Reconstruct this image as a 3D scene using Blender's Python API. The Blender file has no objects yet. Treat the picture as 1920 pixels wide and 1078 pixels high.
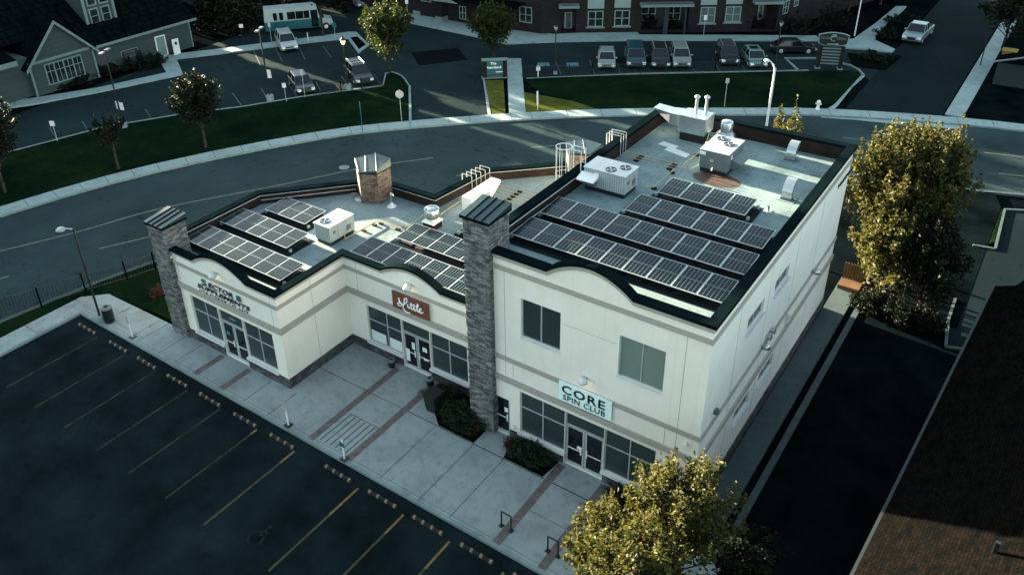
import bpy, math, random
from mathutils import Vector, Matrix
from mathutils.geometry import tessellate_polygon
R_ = math.radians
random.seed(7)
S = bpy.context.scene
COL = S.collection
# ------------------------------------------------------------------ camera
PPX, PPY, FPX = 927.95, 423.4, 1564.0
YAW, PIT, ROL = R_(-35.6325), R_(29.2788), R_(-1.3271)
f0 = Vector((math.sin(YAW), math.cos(YAW), 0)); r0 = Vector((math.cos(YAW), -math.sin(YAW), 0)); up = Vector((0, 0, 1))
FW = f0 * math.cos(PIT) - up * math.sin(PIT); U0 = up * math.cos(PIT) + f0 * math.sin(PIT)
RT = r0 * math.cos(ROL) + U0 * math.sin(ROL); UP = U0 * math.cos(ROL) - r0 * math.sin(ROL)
CAM = Vector((0, 0, 28.0))
cd = bpy.data.cameras.new('camera'); cam = bpy.data.objects.new('camera', cd); COL.objects.link(cam)
m = Matrix((RT, UP, -FW)).transposed().to_4x4(); m.translation = CAM; cam.matrix_world = m
cd.sensor_width = 36; cd.lens = FPX / 1920 * 36
cd.shift_x = (960 - PPX) / 1920; cd.shift_y = -(539 - PPY) / 1920
cd.clip_end = 2000; cd.clip_start = .5
S.camera = cam
# ------------------------------------------------------------------ light
SUN_EL = R_(9.5)
SUN_DIR = Vector((-1.0, 0.09, 0)).normalized()                # where the sun stands, seen from the scene
w = bpy.data.worlds.new("World"); S.world = w; w.use_nodes = True
nt = w.node_tree; bg = nt.nodes['Background']
sky = nt.nodes.new('ShaderNodeTexSky'); sky.sky_type = 'NISHITA'; sky.sun_disc = False
sky.sun_elevation = SUN_EL
sky.sun_rotation = math.atan2(SUN_DIR.x, SUN_DIR.y)
hs = nt.nodes.new('ShaderNodeHueSaturation'); hs.inputs['Saturation'].default_value = .55
tint = nt.nodes.new('ShaderNodeMixRGB'); tint.blend_type = 'MULTIPLY'; tint.inputs[0].default_value = 1
tint.inputs[2].default_value = (.90, 1.0, 1.0, 1)
nt.links.new(sky.outputs[0], hs.inputs['Color']); nt.links.new(hs.outputs[0], tint.inputs[1])
nt.links.new(tint.outputs[0], bg.inputs[0]); bg.inputs[1].default_value = 0.05
ld = bpy.data.lights.new('sun', 'SUN'); ld.energy = 5.0; ld.angle = R_(.5); ld.color = (1, .83, .60)
sun = bpy.data.objects.new('sun', ld); COL.objects.link(sun)
sd = SUN_DIR * math.cos(SUN_EL) + Vector((0, 0, math.sin(SUN_EL)))
sun.rotation_euler = sd.to_track_quat('Z', 'Y').to_euler(); sun.location = (-60, 0, 60)
S.view_settings.view_transform = 'Standard'; S.view_settings.look = 'None'; S.view_settings.gamma = 1
S.view_settings.exposure = 3.88
S.render.engine = 'CYCLES'

# ------------------------------------------------------------------ pixel -> point on a real surface
def ray(x, y):
    return FW + RT * ((x - PPX) / FPX) - UP * ((y - PPY) / FPX)
def gz(x, y, z=0.0):
    d = ray(x, y); return CAM + d * ((z - CAM.z) / d.z)
def gY(x, y, Y):
    d = ray(x, y); return CAM + d * (Y / d.y)
def gX(x, y, X):
    d = ray(x, y); return CAM + d * (X / d.x)
def gp(x, y, P0, n):
    d = ray(x, y); return CAM + d * ((Vector(P0) - CAM).dot(n) / d.dot(n))

# ------------------------------------------------------------------ materials
def newmat(name):
    m = bpy.data.materials.new(name); m.use_nodes = True
    return m, m.node_tree, m.node_tree.nodes['Principled BSDF']
def N(nt, t, **k):
    n = nt.nodes.new(t)
    for a, b in k.items(): setattr(n, a, b)
    return n
def c4(c, f=1.0): return (c[0] * f, c[1] * f, c[2] * f, 1)
def coords(nt, scale=1, kind='Object'):
    tc = N(nt, 'ShaderNodeTexCoord'); mp = N(nt, 'ShaderNodeMapping'); mp.inputs['Scale'].default_value = (scale,) * 3
    nt.links.new(tc.outputs[kind], mp.inputs[0]); return mp.outputs[0]
def noise(nt, vec, scale, detail=4, rough=.55):
    n = N(nt, 'ShaderNodeTexNoise'); n.inputs['Scale'].default_value = scale; n.inputs['Detail'].default_value = detail
    n.inputs['Roughness'].default_value = rough; nt.links.new(vec, n.inputs['Vector']); return n.outputs[0]
def ramp(nt, fac, stops):
    r = N(nt, 'ShaderNodeValToRGB'); e = r.color_ramp.elements
    while len(e) < len(stops): e.new(.5)
    for i, (p, c) in enumerate(stops):
        e[i].position = p; e[i].color = c if len(c) == 4 else (*c, 1)
    nt.links.new(fac, r.inputs[0]); return r.outputs[0]
def mixc(nt, fac, a, b, mode='MIX'):
    n = N(nt, 'ShaderNodeMixRGB', blend_type=mode)
    for i, v in ((0, fac), (1, a), (2, b)):
        if hasattr(v, 'is_linked') or hasattr(v, 'links'): nt.links.new(v, n.inputs[i])
        elif i == 0: n.inputs[0].default_value = v
        else: n.inputs[i].default_value = v if len(v) == 4 else (*v, 1)
    return n.outputs[0]
def bump(nt, bs, h, strength=.3, dist=.02):
    b = N(nt, 'ShaderNodeBump'); b.inputs['Strength'].default_value = strength; b.inputs['Distance'].default_value = dist
    nt.links.new(h, b.inputs['Height']); nt.links.new(b.outputs[0], bs.inputs['Normal'])
def mat(name, col, rough=.75, metal=0, var=.18, scale=1.5, bmp=0, bscale=40, spec=None, fine=0):
    if spec is None: spec = 0 if rough > .88 else .2 if rough > .65 else .4
    m, nt, bs = newmat(name); v = coords(nt)
    n1 = noise(nt, v, scale)
    c = ramp(nt, n1, [(.3, c4(col, 1 - var)), (.7, c4(col, 1 + var))])
    if fine:
        n2 = noise(nt, v, 30, 3)
        c = mixc(nt, 1.0, c, ramp(nt, n2, [(.35, c4((1, 1, 1), 1 - fine)), (.65, c4((1, 1, 1), 1 + fine))]), 'MULTIPLY')
    nt.links.new(c, bs.inputs['Base Color'])
    bs.inputs['Roughness'].default_value = rough; bs.inputs['Metallic'].default_value = metal
    bs.inputs['Specular IOR Level'].default_value = spec
    if bmp: bump(nt, bs, noise(nt, v, bscale, 3), bmp)
    return m
def asphalt(name, col, stain=.35, crack=.5, scale=.25):
    m, nt, bs = newmat(name); v = coords(nt)
    big = ramp(nt, noise(nt, v, scale, 6, .65), [(.3, c4(col, 1 - stain)), (.55, c4(col)), (.75, c4(col, 1 + stain))])
    fine = ramp(nt, noise(nt, v, 45, 2), [(.3, (.75, .75, .75)), (.7, (1.25, 1.25, 1.25))])
    c = mixc(nt, 1, big, fine, 'MULTIPLY')
    # oil spots
    sp = ramp(nt, noise(nt, v, 1.3, 3, .5), [(.66, (1, 1, 1)), (.74, (.6, .6, .6))])
    c = mixc(nt, 1, c, sp, 'MULTIPLY')
    if crack:
        ns = N(nt, 'ShaderNodeTexNoise'); ns.inputs['Scale'].default_value = .6; ns.inputs['Detail'].default_value = 6; nt.links.new(v, ns.inputs['Vector'])
        mx = N(nt, 'ShaderNodeMixRGB'); mx.inputs[0].default_value = .55; nt.links.new(v, mx.inputs[1]); 
        sc = N(nt, 'ShaderNodeVectorMath', operation='SCALE'); sc.inputs['Scale'].default_value = 9; nt.links.new(ns.outputs['Color'], sc.inputs[0])
        ad = N(nt, 'ShaderNodeVectorMath', operation='ADD'); nt.links.new(v, ad.inputs[0]); nt.links.new(sc.outputs[0], ad.inputs[1])
        vo = N(nt, 'ShaderNodeTexVoronoi', feature='DISTANCE_TO_EDGE'); vo.inputs['Scale'].default_value = .07; nt.links.new(ad.outputs[0], vo.inputs['Vector'])
        k = ramp(nt, vo.outputs['Distance'], [(.0, c4((1, 1, 1), 1 - crack)), (.006, (1, 1, 1))])
        c = mixc(nt, 1, c, k, 'MULTIPLY')
    nt.links.new(c, bs.inputs['Base Color']); bs.inputs['Roughness'].default_value = .9; bs.inputs['Specular IOR Level'].default_value = .012
    bump(nt, bs, noise(nt, v, 60, 2), .25, .01)
    return m
def concrete(name, col, stain=.25):
    m, nt, bs = newmat(name); v = coords(nt)
    a = ramp(nt, noise(nt, v, .5, 6, .7), [(.32, c4(col, 1 - stain)), (.5, c4(col)), (.72, c4(col, 1 + stain * .7))])
    b = ramp(nt, noise(nt, v, 2.2, 5, .6), [(.3, (.72, .74, .75)), (.48, (1, 1, 1)), (1, (1.05, 1.05, 1.05))])
    d = ramp(nt, noise(nt, v, 35, 2), [(.3, (.9, .9, .9)), (.7, (1.1, 1.1, 1.1))])
    c = mixc(nt, 1, mixc(nt, 1, a, b, 'MULTIPLY'), d, 'MULTIPLY')
    nt.links.new(c, bs.inputs['Base Color']); bs.inputs['Roughness'].default_value = .85; bs.inputs['Specular IOR Level'].default_value = .3
    bump(nt, bs, noise(nt, v, 50, 2), .15, .005)
    return m
def planar(nt, mode):
    """vector (u, v, 0): 'wall' u=x+y v=z ; 'floor' u=x v=y"""
    tc = N(nt, 'ShaderNodeTexCoord'); sx = N(nt, 'ShaderNodeSeparateXYZ'); nt.links.new(tc.outputs['Object'], sx.inputs[0])
    cb = N(nt, 'ShaderNodeCombineXYZ')
    if mode == 'wall':
        a = N(nt, 'ShaderNodeMath', operation='ADD'); nt.links.new(sx.outputs[0], a.inputs[0]); nt.links.new(sx.outputs[1], a.inputs[1])
        nt.links.new(a.outputs[0], cb.inputs[0]); nt.links.new(sx.outputs[2], cb.inputs[1])
    elif mode == 'slope':                                              # u=y, v=x+z (roof slopes facing +x / -x)
        a = N(nt, 'ShaderNodeMath', operation='ADD'); nt.links.new(sx.outputs[0], a.inputs[0]); nt.links.new(sx.outputs[2], a.inputs[1])
        nt.links.new(sx.outputs[1], cb.inputs[0]); nt.links.new(a.outputs[0], cb.inputs[1])
    else:
        nt.links.new(sx.outputs[0], cb.inputs[0]); nt.links.new(sx.outputs[1], cb.inputs[1])
    return cb.outputs[0]
def brickmat(name, c1, c2, mortar, w, h, mort=.008, rough=.85, bmp=.6, mode='wall', warp=0, var=.3, dist=.03, spec=.12):
    m, nt, bs = newmat(name); v = planar(nt, mode)
    if warp:
        ns = N(nt, 'ShaderNodeTexNoise'); ns.inputs['Scale'].default_value = 2.5; nt.links.new(v, ns.inputs['Vector'])
        sc = N(nt, 'ShaderNodeVectorMath', operation='SCALE'); sc.inputs['Scale'].default_value = warp; nt.links.new(ns.outputs['Color'], sc.inputs[0])
        ad = N(nt, 'ShaderNodeVectorMath', operation='ADD'); nt.links.new(v, ad.inputs[0]); nt.links.new(sc.outputs[0], ad.inputs[1]); v = ad.outputs[0]
    b = N(nt, 'ShaderNodeTexBrick'); nt.links.new(v, b.inputs['Vector'])
    b.inputs['Color1'].default_value = c4(c1); b.inputs['Color2'].default_value = c4(c2); b.inputs['Mortar'].default_value = c4(mortar)
    b.inputs['Scale'].default_value = 1; b.inputs['Brick Width'].default_value = w; b.inputs['Row Height'].default_value = h
    b.inputs['Mortar Size'].default_value = mort; b.inputs['Mortar Smooth'].default_value = .3; b.offset = .37
    v2 = coords(nt)
    k = ramp(nt, noise(nt, v2, 3.0, 5, .7), [(.3, c4((1, 1, 1), 1 - var)), (.7, c4((1, 1, 1), 1 + var))])
    c = mixc(nt, 1, b.outputs['Color'], k, 'MULTIPLY')
    nt.links.new(c, bs.inputs['Base Color']); bs.inputs['Roughness'].default_value = rough; bs.inputs['Specular IOR Level'].default_value = spec
    # height: per brick value + mortar groove
    hsum = N(nt, 'ShaderNodeRGBToBW'); nt.links.new(c, hsum.inputs[0])
    inv = N(nt, 'ShaderNodeMath', operation='MULTIPLY_ADD'); nt.links.new(b.outputs['Fac'], inv.inputs[0]); inv.inputs[1].default_value = -.6
    nt.links.new(hsum.outputs[0], inv.inputs[2])
    bump(nt, bs, inv.outputs[0], bmp, dist)
    return m
def leafmat(name, cols, trans=.45):
    m, nt, bs = newmat(name)
    g = N(nt, 'ShaderNodeNewGeometry')
    c = ramp(nt, g.outputs['Random Per Island'], [(i / (len(cols) - 1), c4(k)) for i, k in enumerate(cols)])
    nt.links.new(c, bs.inputs['Base Color']); bs.inputs['Roughness'].default_value = .6; bs.inputs['Specular IOR Level'].default_value = .12
    tr = N(nt, 'ShaderNodeBsdfTranslucent'); tc = mixc(nt, 1, c, (1.35, 1.25, .5), 'MULTIPLY'); nt.links.new(tc, tr.inputs[0])
    mx = N(nt, 'ShaderNodeMixShader'); mx.inputs[0].default_value = trans
    nt.links.new(bs.outputs[0], mx.inputs[1]); nt.links.new(tr.outputs[0], mx.inputs[2])
    nt.links.new(mx.outputs[0], nt.nodes['Material Output'].inputs[0])
    return m
def glassmat(name, tintc, opac=.5, rough=.03):
    m, nt, bs = newmat(name)
    gl = N(nt, 'ShaderNodeBsdfGlossy'); gl.inputs['Roughness'].default_value = rough; gl.inputs[0].default_value = (.42, .52, .54, 1)
    tr = N(nt, 'ShaderNodeBsdfTransparent'); tr.inputs[0].default_value = c4(tintc)
    bs.inputs['Base Color'].default_value = c4(tintc, .12); bs.inputs['Roughness'].default_value = .3
    a = N(nt, 'ShaderNodeMixShader'); a.inputs[0].default_value = opac
    nt.links.new(tr.outputs[0], a.inputs[1]); nt.links.new(bs.outputs[0], a.inputs[2])
    fr = N(nt, 'ShaderNodeFresnel'); fr.inputs[0].default_value = 1.3
    b = N(nt, 'ShaderNodeMixShader'); nt.links.new(fr.outputs[0], b.inputs[0]); nt.links.new(a.outputs[0], b.inputs[1]); nt.links.new(gl.outputs[0], b.inputs[2])
    nt.links.new(b.outputs[0], nt.nodes['Material Output'].inputs[0]); return m
def emit(name, col, s):
    m, nt, bs = newmat(name); bs.inputs['Base Color'].default_value = c4(col); bs.inputs['Emission Color'].default_value = c4(col); bs.inputs['Emission Strength'].default_value = s; return m

M = {}
def stucco(name, col):
    m, nt, bs = newmat(name); v = coords(nt)
    tc = N(nt, 'ShaderNodeTexCoord'); mp = N(nt, 'ShaderNodeMapping'); mp.inputs['Scale'].default_value = (3.2, 3.2, .16); nt.links.new(tc.outputs['Object'], mp.inputs[0])
    a = ramp(nt, noise(nt, v, .6, 5, .6), [(.3, c4(col, .94)), (.7, c4(col, 1.04))])
    b = ramp(nt, noise(nt, mp.outputs[0], 1, 5, .6), [(.22, (.93, .925, .91)), (.5, (1, 1, 1))])
    sx = N(nt, 'ShaderNodeSeparateXYZ'); nt.links.new(v, sx.inputs[0])
    d = ramp(nt, noise(nt, v, 26, 2), [(.3, (.965, .965, .965)), (.7, (1.03, 1.03, 1.03))])
    c = mixc(nt, 1, mixc(nt, 1, a, b, 'MULTIPLY'), d, 'MULTIPLY')
    nt.links.new(c, bs.inputs['Base Color']); bs.inputs['Roughness'].default_value = .92; bs.inputs['Specular IOR Level'].default_value = .1
    bump(nt, bs, noise(nt, v, 70, 3), .35, .01); return m
M['stucco'] = stucco('stucco', (.66, .645, .575))
M['taupe'] = mat('taupe_trim', (.30, .285, .25), .85, var=.06, scale=1, bmp=.15, bscale=80)
M['groove'] = mat('groove', (.22, .22, .2), .9)
M['stone'] = brickmat('ledge_stone', (.055, .06, .062), (.21, .215, .21), (.02, .02, .022), .34, .085, .006, warp=.05, bmp=1, var=.45, dist=.06)
M['brownstone'] = brickmat('brown_ledge_stone', (.07, .055, .045), (.17, .135, .11), (.02, .017, .016), .3, .08, .006, warp=.05, bmp=1, var=.4, dist=.06)
M['basestone'] = brickmat('base_stone', (.03, .032, .036), (.10, .105, .11), (.012, .012, .014), .34, .085, .006, warp=.05, bmp=1, var=.4, dist=.05)
M['cap'] = mat('cap_metal', (.0030, .0068, .0082), .6, 0, var=.25, scale=.8, spec=0)
M['capteal'] = mat('tower_cap_metal', (.016, .038, .044), .35, .4, var=.2, scale=1.5)
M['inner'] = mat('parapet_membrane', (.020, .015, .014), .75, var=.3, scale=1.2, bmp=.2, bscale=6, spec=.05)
M['alu'] = mat('aluminium', (.38, .41, .41), .4, .3, var=.06)
M['sill'] = mat('sill_concrete', (.50, .53, .52), .7, var=.08)
M['toplit'] = mat('unit_top_lit', (.42, .45, .45), .5, var=.1, scale=2)  # paler than the casing: light on the unit tops put into colour
M['white'] = mat('white_paint', (.60, .62, .61), .5, var=.06)
M['galv'] = mat('galvanised', (.40, .45, .46), .3, .85, var=.12, scale=3)
M['unit'] = mat('unit_paint', (.24, .29, .295), .55, .1, var=.08, scale=2)
M['unitdark'] = mat('unit_grey', (.085, .11, .115), .5, .1, var=.1, scale=2)
M['black'] = mat('black_metal', (.012, .014, .016), .45, .2, var=.1)
M['rubber'] = mat('black_rubber', (.012, .012, .013), .8)
M['yellow'] = mat('yellow_pipe', (.34, .28, .13), .5, var=.1)
M['yellowpaint'] = mat('faded_yellow_paint', (.036, .033, .018), .8, var=.45, scale=4)
M['amber'] = mat('wheel_stop_yellow', (.16, .13, .075), .6)
M['whitepaint'] = mat('faded_white_paint', (.045, .062, .06), .8, var=.4, scale=3)
M['linepaint'] = mat('lane_paint', (.105, .115, .09), .8, var=.3, scale=3)
M['street'] = asphalt('street_asphalt', (.025, .043, .046), .35, .5, .12)
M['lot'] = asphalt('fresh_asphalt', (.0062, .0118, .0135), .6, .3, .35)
M['sidewalk_shade'] = concrete('shade_toned_concrete', (.038, .062, .063), .25)  # concrete darkened in its colour to stand for shade
M['lot2'] = asphalt('old_asphalt', (.0125, .0235, .025), .35, .6, .12)
M['patch'] = asphalt('patch_asphalt', (.004, .006, .007), .2, 0, .3)
M['concrete'] = concrete('concrete', (.185, .225, .225))
M['walk'] = concrete('far_walk_concrete', (.19, .26, .255), .18)
M['kerb'] = concrete('kerb_concrete', (.14, .19, .19), .2)
M['band'] = brickmat('brick_band', (.085, .075, .072), (.12, .105, .10), (.07, .066, .064), .2, .1, .006, mode='floor', bmp=.2)
M['joint'] = mat('joint', (.035, .04, .04), .9)
def grass(name, c1, c2, c3):
    m, nt, bs = newmat(name); v = coords(nt)
    a = ramp(nt, noise(nt, v, .22, 7, .7), [(.3, c4(c1)), (.5, c4(c2)), (.72, c4(c3))])
    b = ramp(nt, noise(nt, v, 7, 6, .75), [(.3, (.45, .5, .5)), (.5, (1, 1, 1)), (.75, (1.7, 1.55, 1.3))])
    c = mixc(nt, 1, a, b, 'MULTIPLY'); nt.links.new(c, bs.inputs['Base Color']); bs.inputs['Roughness'].default_value = 1; bs.inputs['Specular IOR Level'].default_value = 0
    bump(nt, bs, noise(nt, v, 14, 4), 1.0, .06); return m
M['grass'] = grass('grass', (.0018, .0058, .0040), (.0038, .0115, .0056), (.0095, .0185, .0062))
M['grasslit'] = grass('grass_sunlit', (.024, .038, .010), (.055, .066, .015), (.105, .105, .026))  # lighter copy of the grass, sunlight put into its colour
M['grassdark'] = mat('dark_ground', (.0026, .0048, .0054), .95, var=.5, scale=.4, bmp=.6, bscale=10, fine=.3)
M['mulch'] = mat('mulch', (.004, .0045, .004), .95, var=.5, scale=4, bmp=.8, bscale=20)
M['bark'] = mat('bark', (.035, .032, .028), .9, var=.4, scale=5, bmp=.8, bscale=20)
M['glass'] = glassmat('window_glass', (.22, .36, .37), .8)
M['darkglass'] = mat('dark_glass', (.004, .008, .010), .08, 0, var=.1, spec=.4)
M['blind'] = mat('blind', (.12, .17, .14), .6, var=.05)
M['room'] = mat('room_wall', (.12, .145, .14), .9, var=.1)
M['roomfloor'] = mat('room_floor', (.05, .055, .055), .6, var=.2)
M['teal'] = mat('teal_panel', (.004, .085, .10), .5, var=.06)
M['aqua'] = mat('aqua_panel', (.60, .77, .75), .5, var=.03)
M['wood'] = mat('wood_panel', (.125, .042, .024), .6, var=.2, scale=2)
M['letterteal'] = mat('letter_teal', (.01, .10, .115), .4)
M['letterdark'] = mat('letter_dark', (.012, .03, .036), .4)
M['letterwhite'] = mat('letter_white', (.78, .80, .78), .5)
M['paper'] = mat('paper', (.55, .62, .60), .7, var=.12, scale=12)
M['siding'] = brickmat('lap_siding', (.035, .052, .05), (.04, .058, .055), (.02, .03, .03), 6, .16, .012, bmp=.3, var=.08)
M['trim'] = mat('painted_trim', (.11, .16, .155), .6, var=.05)
M['shingle'] = brickmat('dark_shingles', (.0016, .0028, .0032), (.0034, .0052, .0056), (.001, .0018, .002), .3, .16, .008, mode='slope', bmp=.5, var=.3, spec=0)
M['shinglebrown'] = brickmat('brown_shingles', (.0020, .0024, .0025), (.0046, .0036, .0028), (.001, .001, .001), .24, .13, .008, mode='slope', bmp=.6, var=.3, spec=0)
M['brick'] = brickmat('dark_brick', (.011, .010, .011), (.020, .016, .016), (.008, .009, .009), .25, .09, .008, bmp=.4, var=.3)
M['greysiding'] = mat('grey_siding', (.016, .024, .025), .7, var=.06)
M['pane'] = mat('far_pane', (.012, .017, .018), .1, var=.5, scale=1.2, spec=.7)
M['panecurtain'] = mat('far_curtain_pane', (.06, .085, .08), .25, var=.15, spec=.6)
M['winwhite'] = mat('window_white', (.15, .22, .21), .5, var=.04)
M['solarcell'] = mat('solar_cell', (.0022, .008, .0105), .12, 0, var=.3, scale=.6, spec=.16)
M['solarline'] = mat('solar_line', (.12, .155, .16), .5, 0, var=.05)
M['solarframe'] = mat('solar_frame', (.42, .46, .46), .4, .3, var=.05)
M['redleaf'] = leafmat('red_leaves', [(.035, .012, .012), (.06, .018, .014), (.03, .02, .012)], .2)
M['leafgold'] = leafmat('golden_leaves', [(.009, .018, .006), (.034, .044, .012), (.062, .062, .016), (.018, .030, .010), (.070, .056, .020), (.110, .105, .045)], .32)
M['leafgreen'] = leafmat('green_leaves', [(.008, .016, .006), (.018, .030, .008), (.030, .040, .010)], .34)
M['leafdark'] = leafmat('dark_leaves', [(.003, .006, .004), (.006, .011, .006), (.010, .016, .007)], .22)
M['needle'] = leafmat('juniper_leaves', [(.006, .013, .008), (.012, .022, .012), (.020, .030, .013)], .12)
M['bulb'] = emit('lamp_glow', (1, .78, .45), 1.2)
M['bulb2'] = emit('lantern_glow', (1, .6, .3), .12)
M['buswhite'] = mat('bus_white', (.26, .32, .31), .4, var=.08)
M['busteal'] = mat('bus_teal', (.003, .075, .085), .35, var=.1)
M['lens'] = mat('headlight_lens', (.45, .48, .48), .2, .3, var=.05, spec=.8)
M['blue'] = mat('blue_paint', (.05, .14, .17), .8, var=.25, scale=3)
M['ochre'] = mat('ochre_panel', (.16, .10, .01), .7, var=.1)

# roof membrane with laid sheets, seams, patches and grime
def membrane(name, col):
    m, nt, bs = newmat(name); v = planar(nt, 'floor')
    b = N(nt, 'ShaderNodeTexBrick'); nt.links.new(v, b.inputs['Vector'])
    b.inputs['Color1'].default_value = c4(col, .93); b.inputs['Color2'].default_value = c4(col, 1.05); b.inputs['Mortar'].default_value = c4(col, .72)
    b.inputs['Scale'].default_value = 1; b.inputs['Brick Width'].default_value = .98; b.inputs['Row Height'].default_value = 7.3
    b.inputs['Mortar Size'].default_value = .012; b.offset = .5
    v2 = coords(nt)
    k = ramp(nt, noise(nt, v2, .45, 6, .65), [(.32, (.52, .56, .58)), (.5, (1, 1, 1)), (.72, (1.22, 1.2, 1.15))])
    k2 = ramp(nt, noise(nt, v2, 5, 4, .6), [(.30, (.5, .5, .5)), (.40, (1, 1, 1))])
    c = mixc(nt, 1, mixc(nt, 1, b.outputs[0], k, 'MULTIPLY'), k2, 'MULTIPLY')
    nt.links.new(c, bs.inputs['Base Color']); bs.inputs['Roughness'].default_value = .75; bs.inputs['Specular IOR Level'].default_value = .12
    bump(nt, bs, noise(nt, v2, 3, 4), .2, .02); return m
M['roofB'] = membrane('roof_membrane_upper', (.145, .205, .21))
M['roofshade'] = mat('roof_shade_tone', (.012, .019, .021), .95, var=.35, scale=.8)  # near-black tone painting the shade around the panel rows
M['roofS'] = membrane('roof_membrane_lower', (.155, .205, .208))

# ------------------------------------------------------------------ mesh helpers
def tag(o, label=None, cat=None, group=None, kind=None):
    if label: o['label'] = label
    if cat: o['category'] = cat
    if group: o['group'] = group
    if kind: o['kind'] = kind
    return o
def wloc(o):
    v = Vector((0, 0, 0))
    while o: v += o.location; o = o.parent
    return v
def thing(name, loc, label, cat, group=None, rz=0):
    o = bpy.data.objects.new(name, None); COL.objects.link(o); o.location = loc; o.rotation_euler = (0, 0, rz)
    o.empty_display_size = .3
    return tag(o, label, cat, group)
class MB:
    def __init__(s): s.v = []; s.f = []; s.mi = []; s.k = 0; s.sm = []
    def mtl(s, k): s.k = k; return s
    def add(s, vs, fs, smooth=False):
        o = len(s.v); s.v += [tuple(p) for p in vs]
        for f in fs: s.f.append(tuple(i + o for i in f)); s.mi.append(s.k); s.sm.append(smooth)
        return s
    def box(s, x0, y0, z0, x1, y1, z1):
        if x0 > x1: x0, x1 = x1, x0
        if y0 > y1: y0, y1 = y1, y0
        if z0 > z1: z0, z1 = z1, z0
        return s.add([(x0, y0, z0), (x1, y0, z0), (x1, y1, z0), (x0, y1, z0), (x0, y0, z1), (x1, y0, z1), (x1, y1, z1), (x0, y1, z1)],
                     [(3, 2, 1, 0), (4, 5, 6, 7), (0, 1, 5, 4), (1, 2, 6, 5), (2, 3, 7, 6), (3, 0, 4, 7)])
    def obox(s, c, ax, L, W, z0, z1):
        """box centred at c (x,y), long axis ax (unit 2d)"""
        a = Vector((ax[0], ax[1])).normalized(); b = Vector((-a.y, a.x)); c = Vector((c[0], c[1]))
        p = [c - a * L / 2 - b * W / 2, c + a * L / 2 - b * W / 2, c + a * L / 2 + b * W / 2, c - a * L / 2 + b * W / 2]
        return s.prism([(q.x, q.y) for q in p], z0, z1)
    def prism(s, poly, z0, z1):
        n = len(poly)
        ar = sum(poly[i][0] * poly[(i + 1) % n][1] - poly[(i + 1) % n][0] * poly[i][1] for i in range(n))
        if ar < 0: poly = poly[::-1]
        vs = [(p[0], p[1], z0) for p in poly] + [(p[0], p[1], z1) for p in poly]
        fs = [(i, (i + 1) % n, (i + 1) % n + n, i + n) for i in range(n)]
        if n <= 4: fs += [tuple(range(n))[::-1], tuple(range(n, 2 * n))]
        else:
            for t in tessellate_polygon([[Vector((p[0], p[1], 0)) for p in poly]]):
                a, b, c = t
                cr = (poly[b][0] - poly[a][0]) * (poly[c][1] - poly[a][1]) - (poly[b][1] - poly[a][1]) * (poly[c][0] - poly[a][0])
                if cr < 0: a, c = c, a
                fs += [(a + n, b + n, c + n), (c, b, a)]
        return s.add(vs, fs)
    def hexa(s, b, t):
        """8-corner solid: bottom 4 (ccw from above), top 4"""
        return s.add(list(b) + list(t), [(3, 2, 1, 0), (4, 5, 6, 7), (0, 1, 5, 4), (1, 2, 6, 5), (2, 3, 7, 6), (3, 0, 4, 7)])
    def tube(s, p0, p1, r, r1=None, n=8, cap=True):
        p0 = Vector(p0); p1 = Vector(p1); r1 = r if r1 is None else r1
        d = (p1 - p0).normalized(); a = d.orthogonal().normalized(); b = d.cross(a)
        vs = []
        for P, q in ((p0, r), (p1, r1)):
            for i in range(n):
                t = 2 * math.pi * i / n; vs.append(P + a * math.cos(t) * q + b * math.sin(t) * q)
        fs = [(i, (i + 1) % n, (i + 1) % n + n, i + n) for i in range(n)]
        s.add(vs, fs, True)
        if cap: s.add(vs, [tuple(range(n))[::-1], tuple(range(n, 2 * n))])
        return s
    def path(s, pts, r, n=6):
        for a, b in zip(pts[:-1], pts[1:]): s.tube(a, b, r, n=n)
        return s
    def lathe(s, c, prof, n=20):
        """prof: (radius, z) list; closes ends when radius 0"""
        vs = []
        for r, z in prof:
            for i in range(n):
                t = 2 * math.pi * i / n; vs.append((c[0] + r * math.cos(t), c[1] + r * math.sin(t), c[2] + z))
        fs = []
        for k in range(len(prof) - 1):
            for i in range(n):
                j = (i + 1) % n; fs.append((k * n + i, k * n + j, (k + 1) * n + j, (k + 1) * n + i))
        return s.add(vs, fs, True)
    def split_build(s, name, mats, parent, n=8, local=False):
        """every n vertices become a part of their own"""
        k = len(s.v) // n
        for i in range(k):
            q = MB(); q.v = s.v[i * n:(i + 1) * n]
            for f, mi, sm in zip(s.f, s.mi, s.sm):
                if i * n <= f[0] < (i + 1) * n: q.f.append(tuple(j - i * n for j in f)); q.mi.append(mi); q.sm.append(sm)
            q.build(name, mats, parent, local)
    def build(s, name, mats, parent=None, local=False, bevel=0):
        me = bpy.data.meshes.new(name)
        v = s.v
        if parent is not None and not local:
            o = wloc(parent); v = [(p[0] - o.x, p[1] - o.y, p[2] - o.z) for p in v]
        me.from_pydata(v, [], s.f)
        if not isinstance(mats, (list, tuple)): mats = [mats]
        for k in mats: me.materials.append(M[k] if isinstance(k, str) else k)
        me.polygons.foreach_set('material_index', s.mi); me.polygons.foreach_set('use_smooth', s.sm)
        me.update()
        ob = bpy.data.objects.new(name, me); COL.objects.link(ob)
        if parent is not None: ob.parent = parent
        if bevel:
            bv = ob.modifiers.new('bevel', 'BEVEL'); bv.width = bevel; bv.segments = 2; bv.limit_method = 'ANGLE'
        return ob
def struct(o): o['kind'] = 'structure'; return o
def copy_tree(o, parent=None):
    c = o.copy(); COL.objects.link(c)
    if parent is not None: c.parent = parent
    for ch in list(o.children): copy_tree(ch, c)
    return c
def slab(name, poly, z0, z1, mt, parent=None):
    return struct(MB().prism(poly, z0, z1).build(name, mt))
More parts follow.
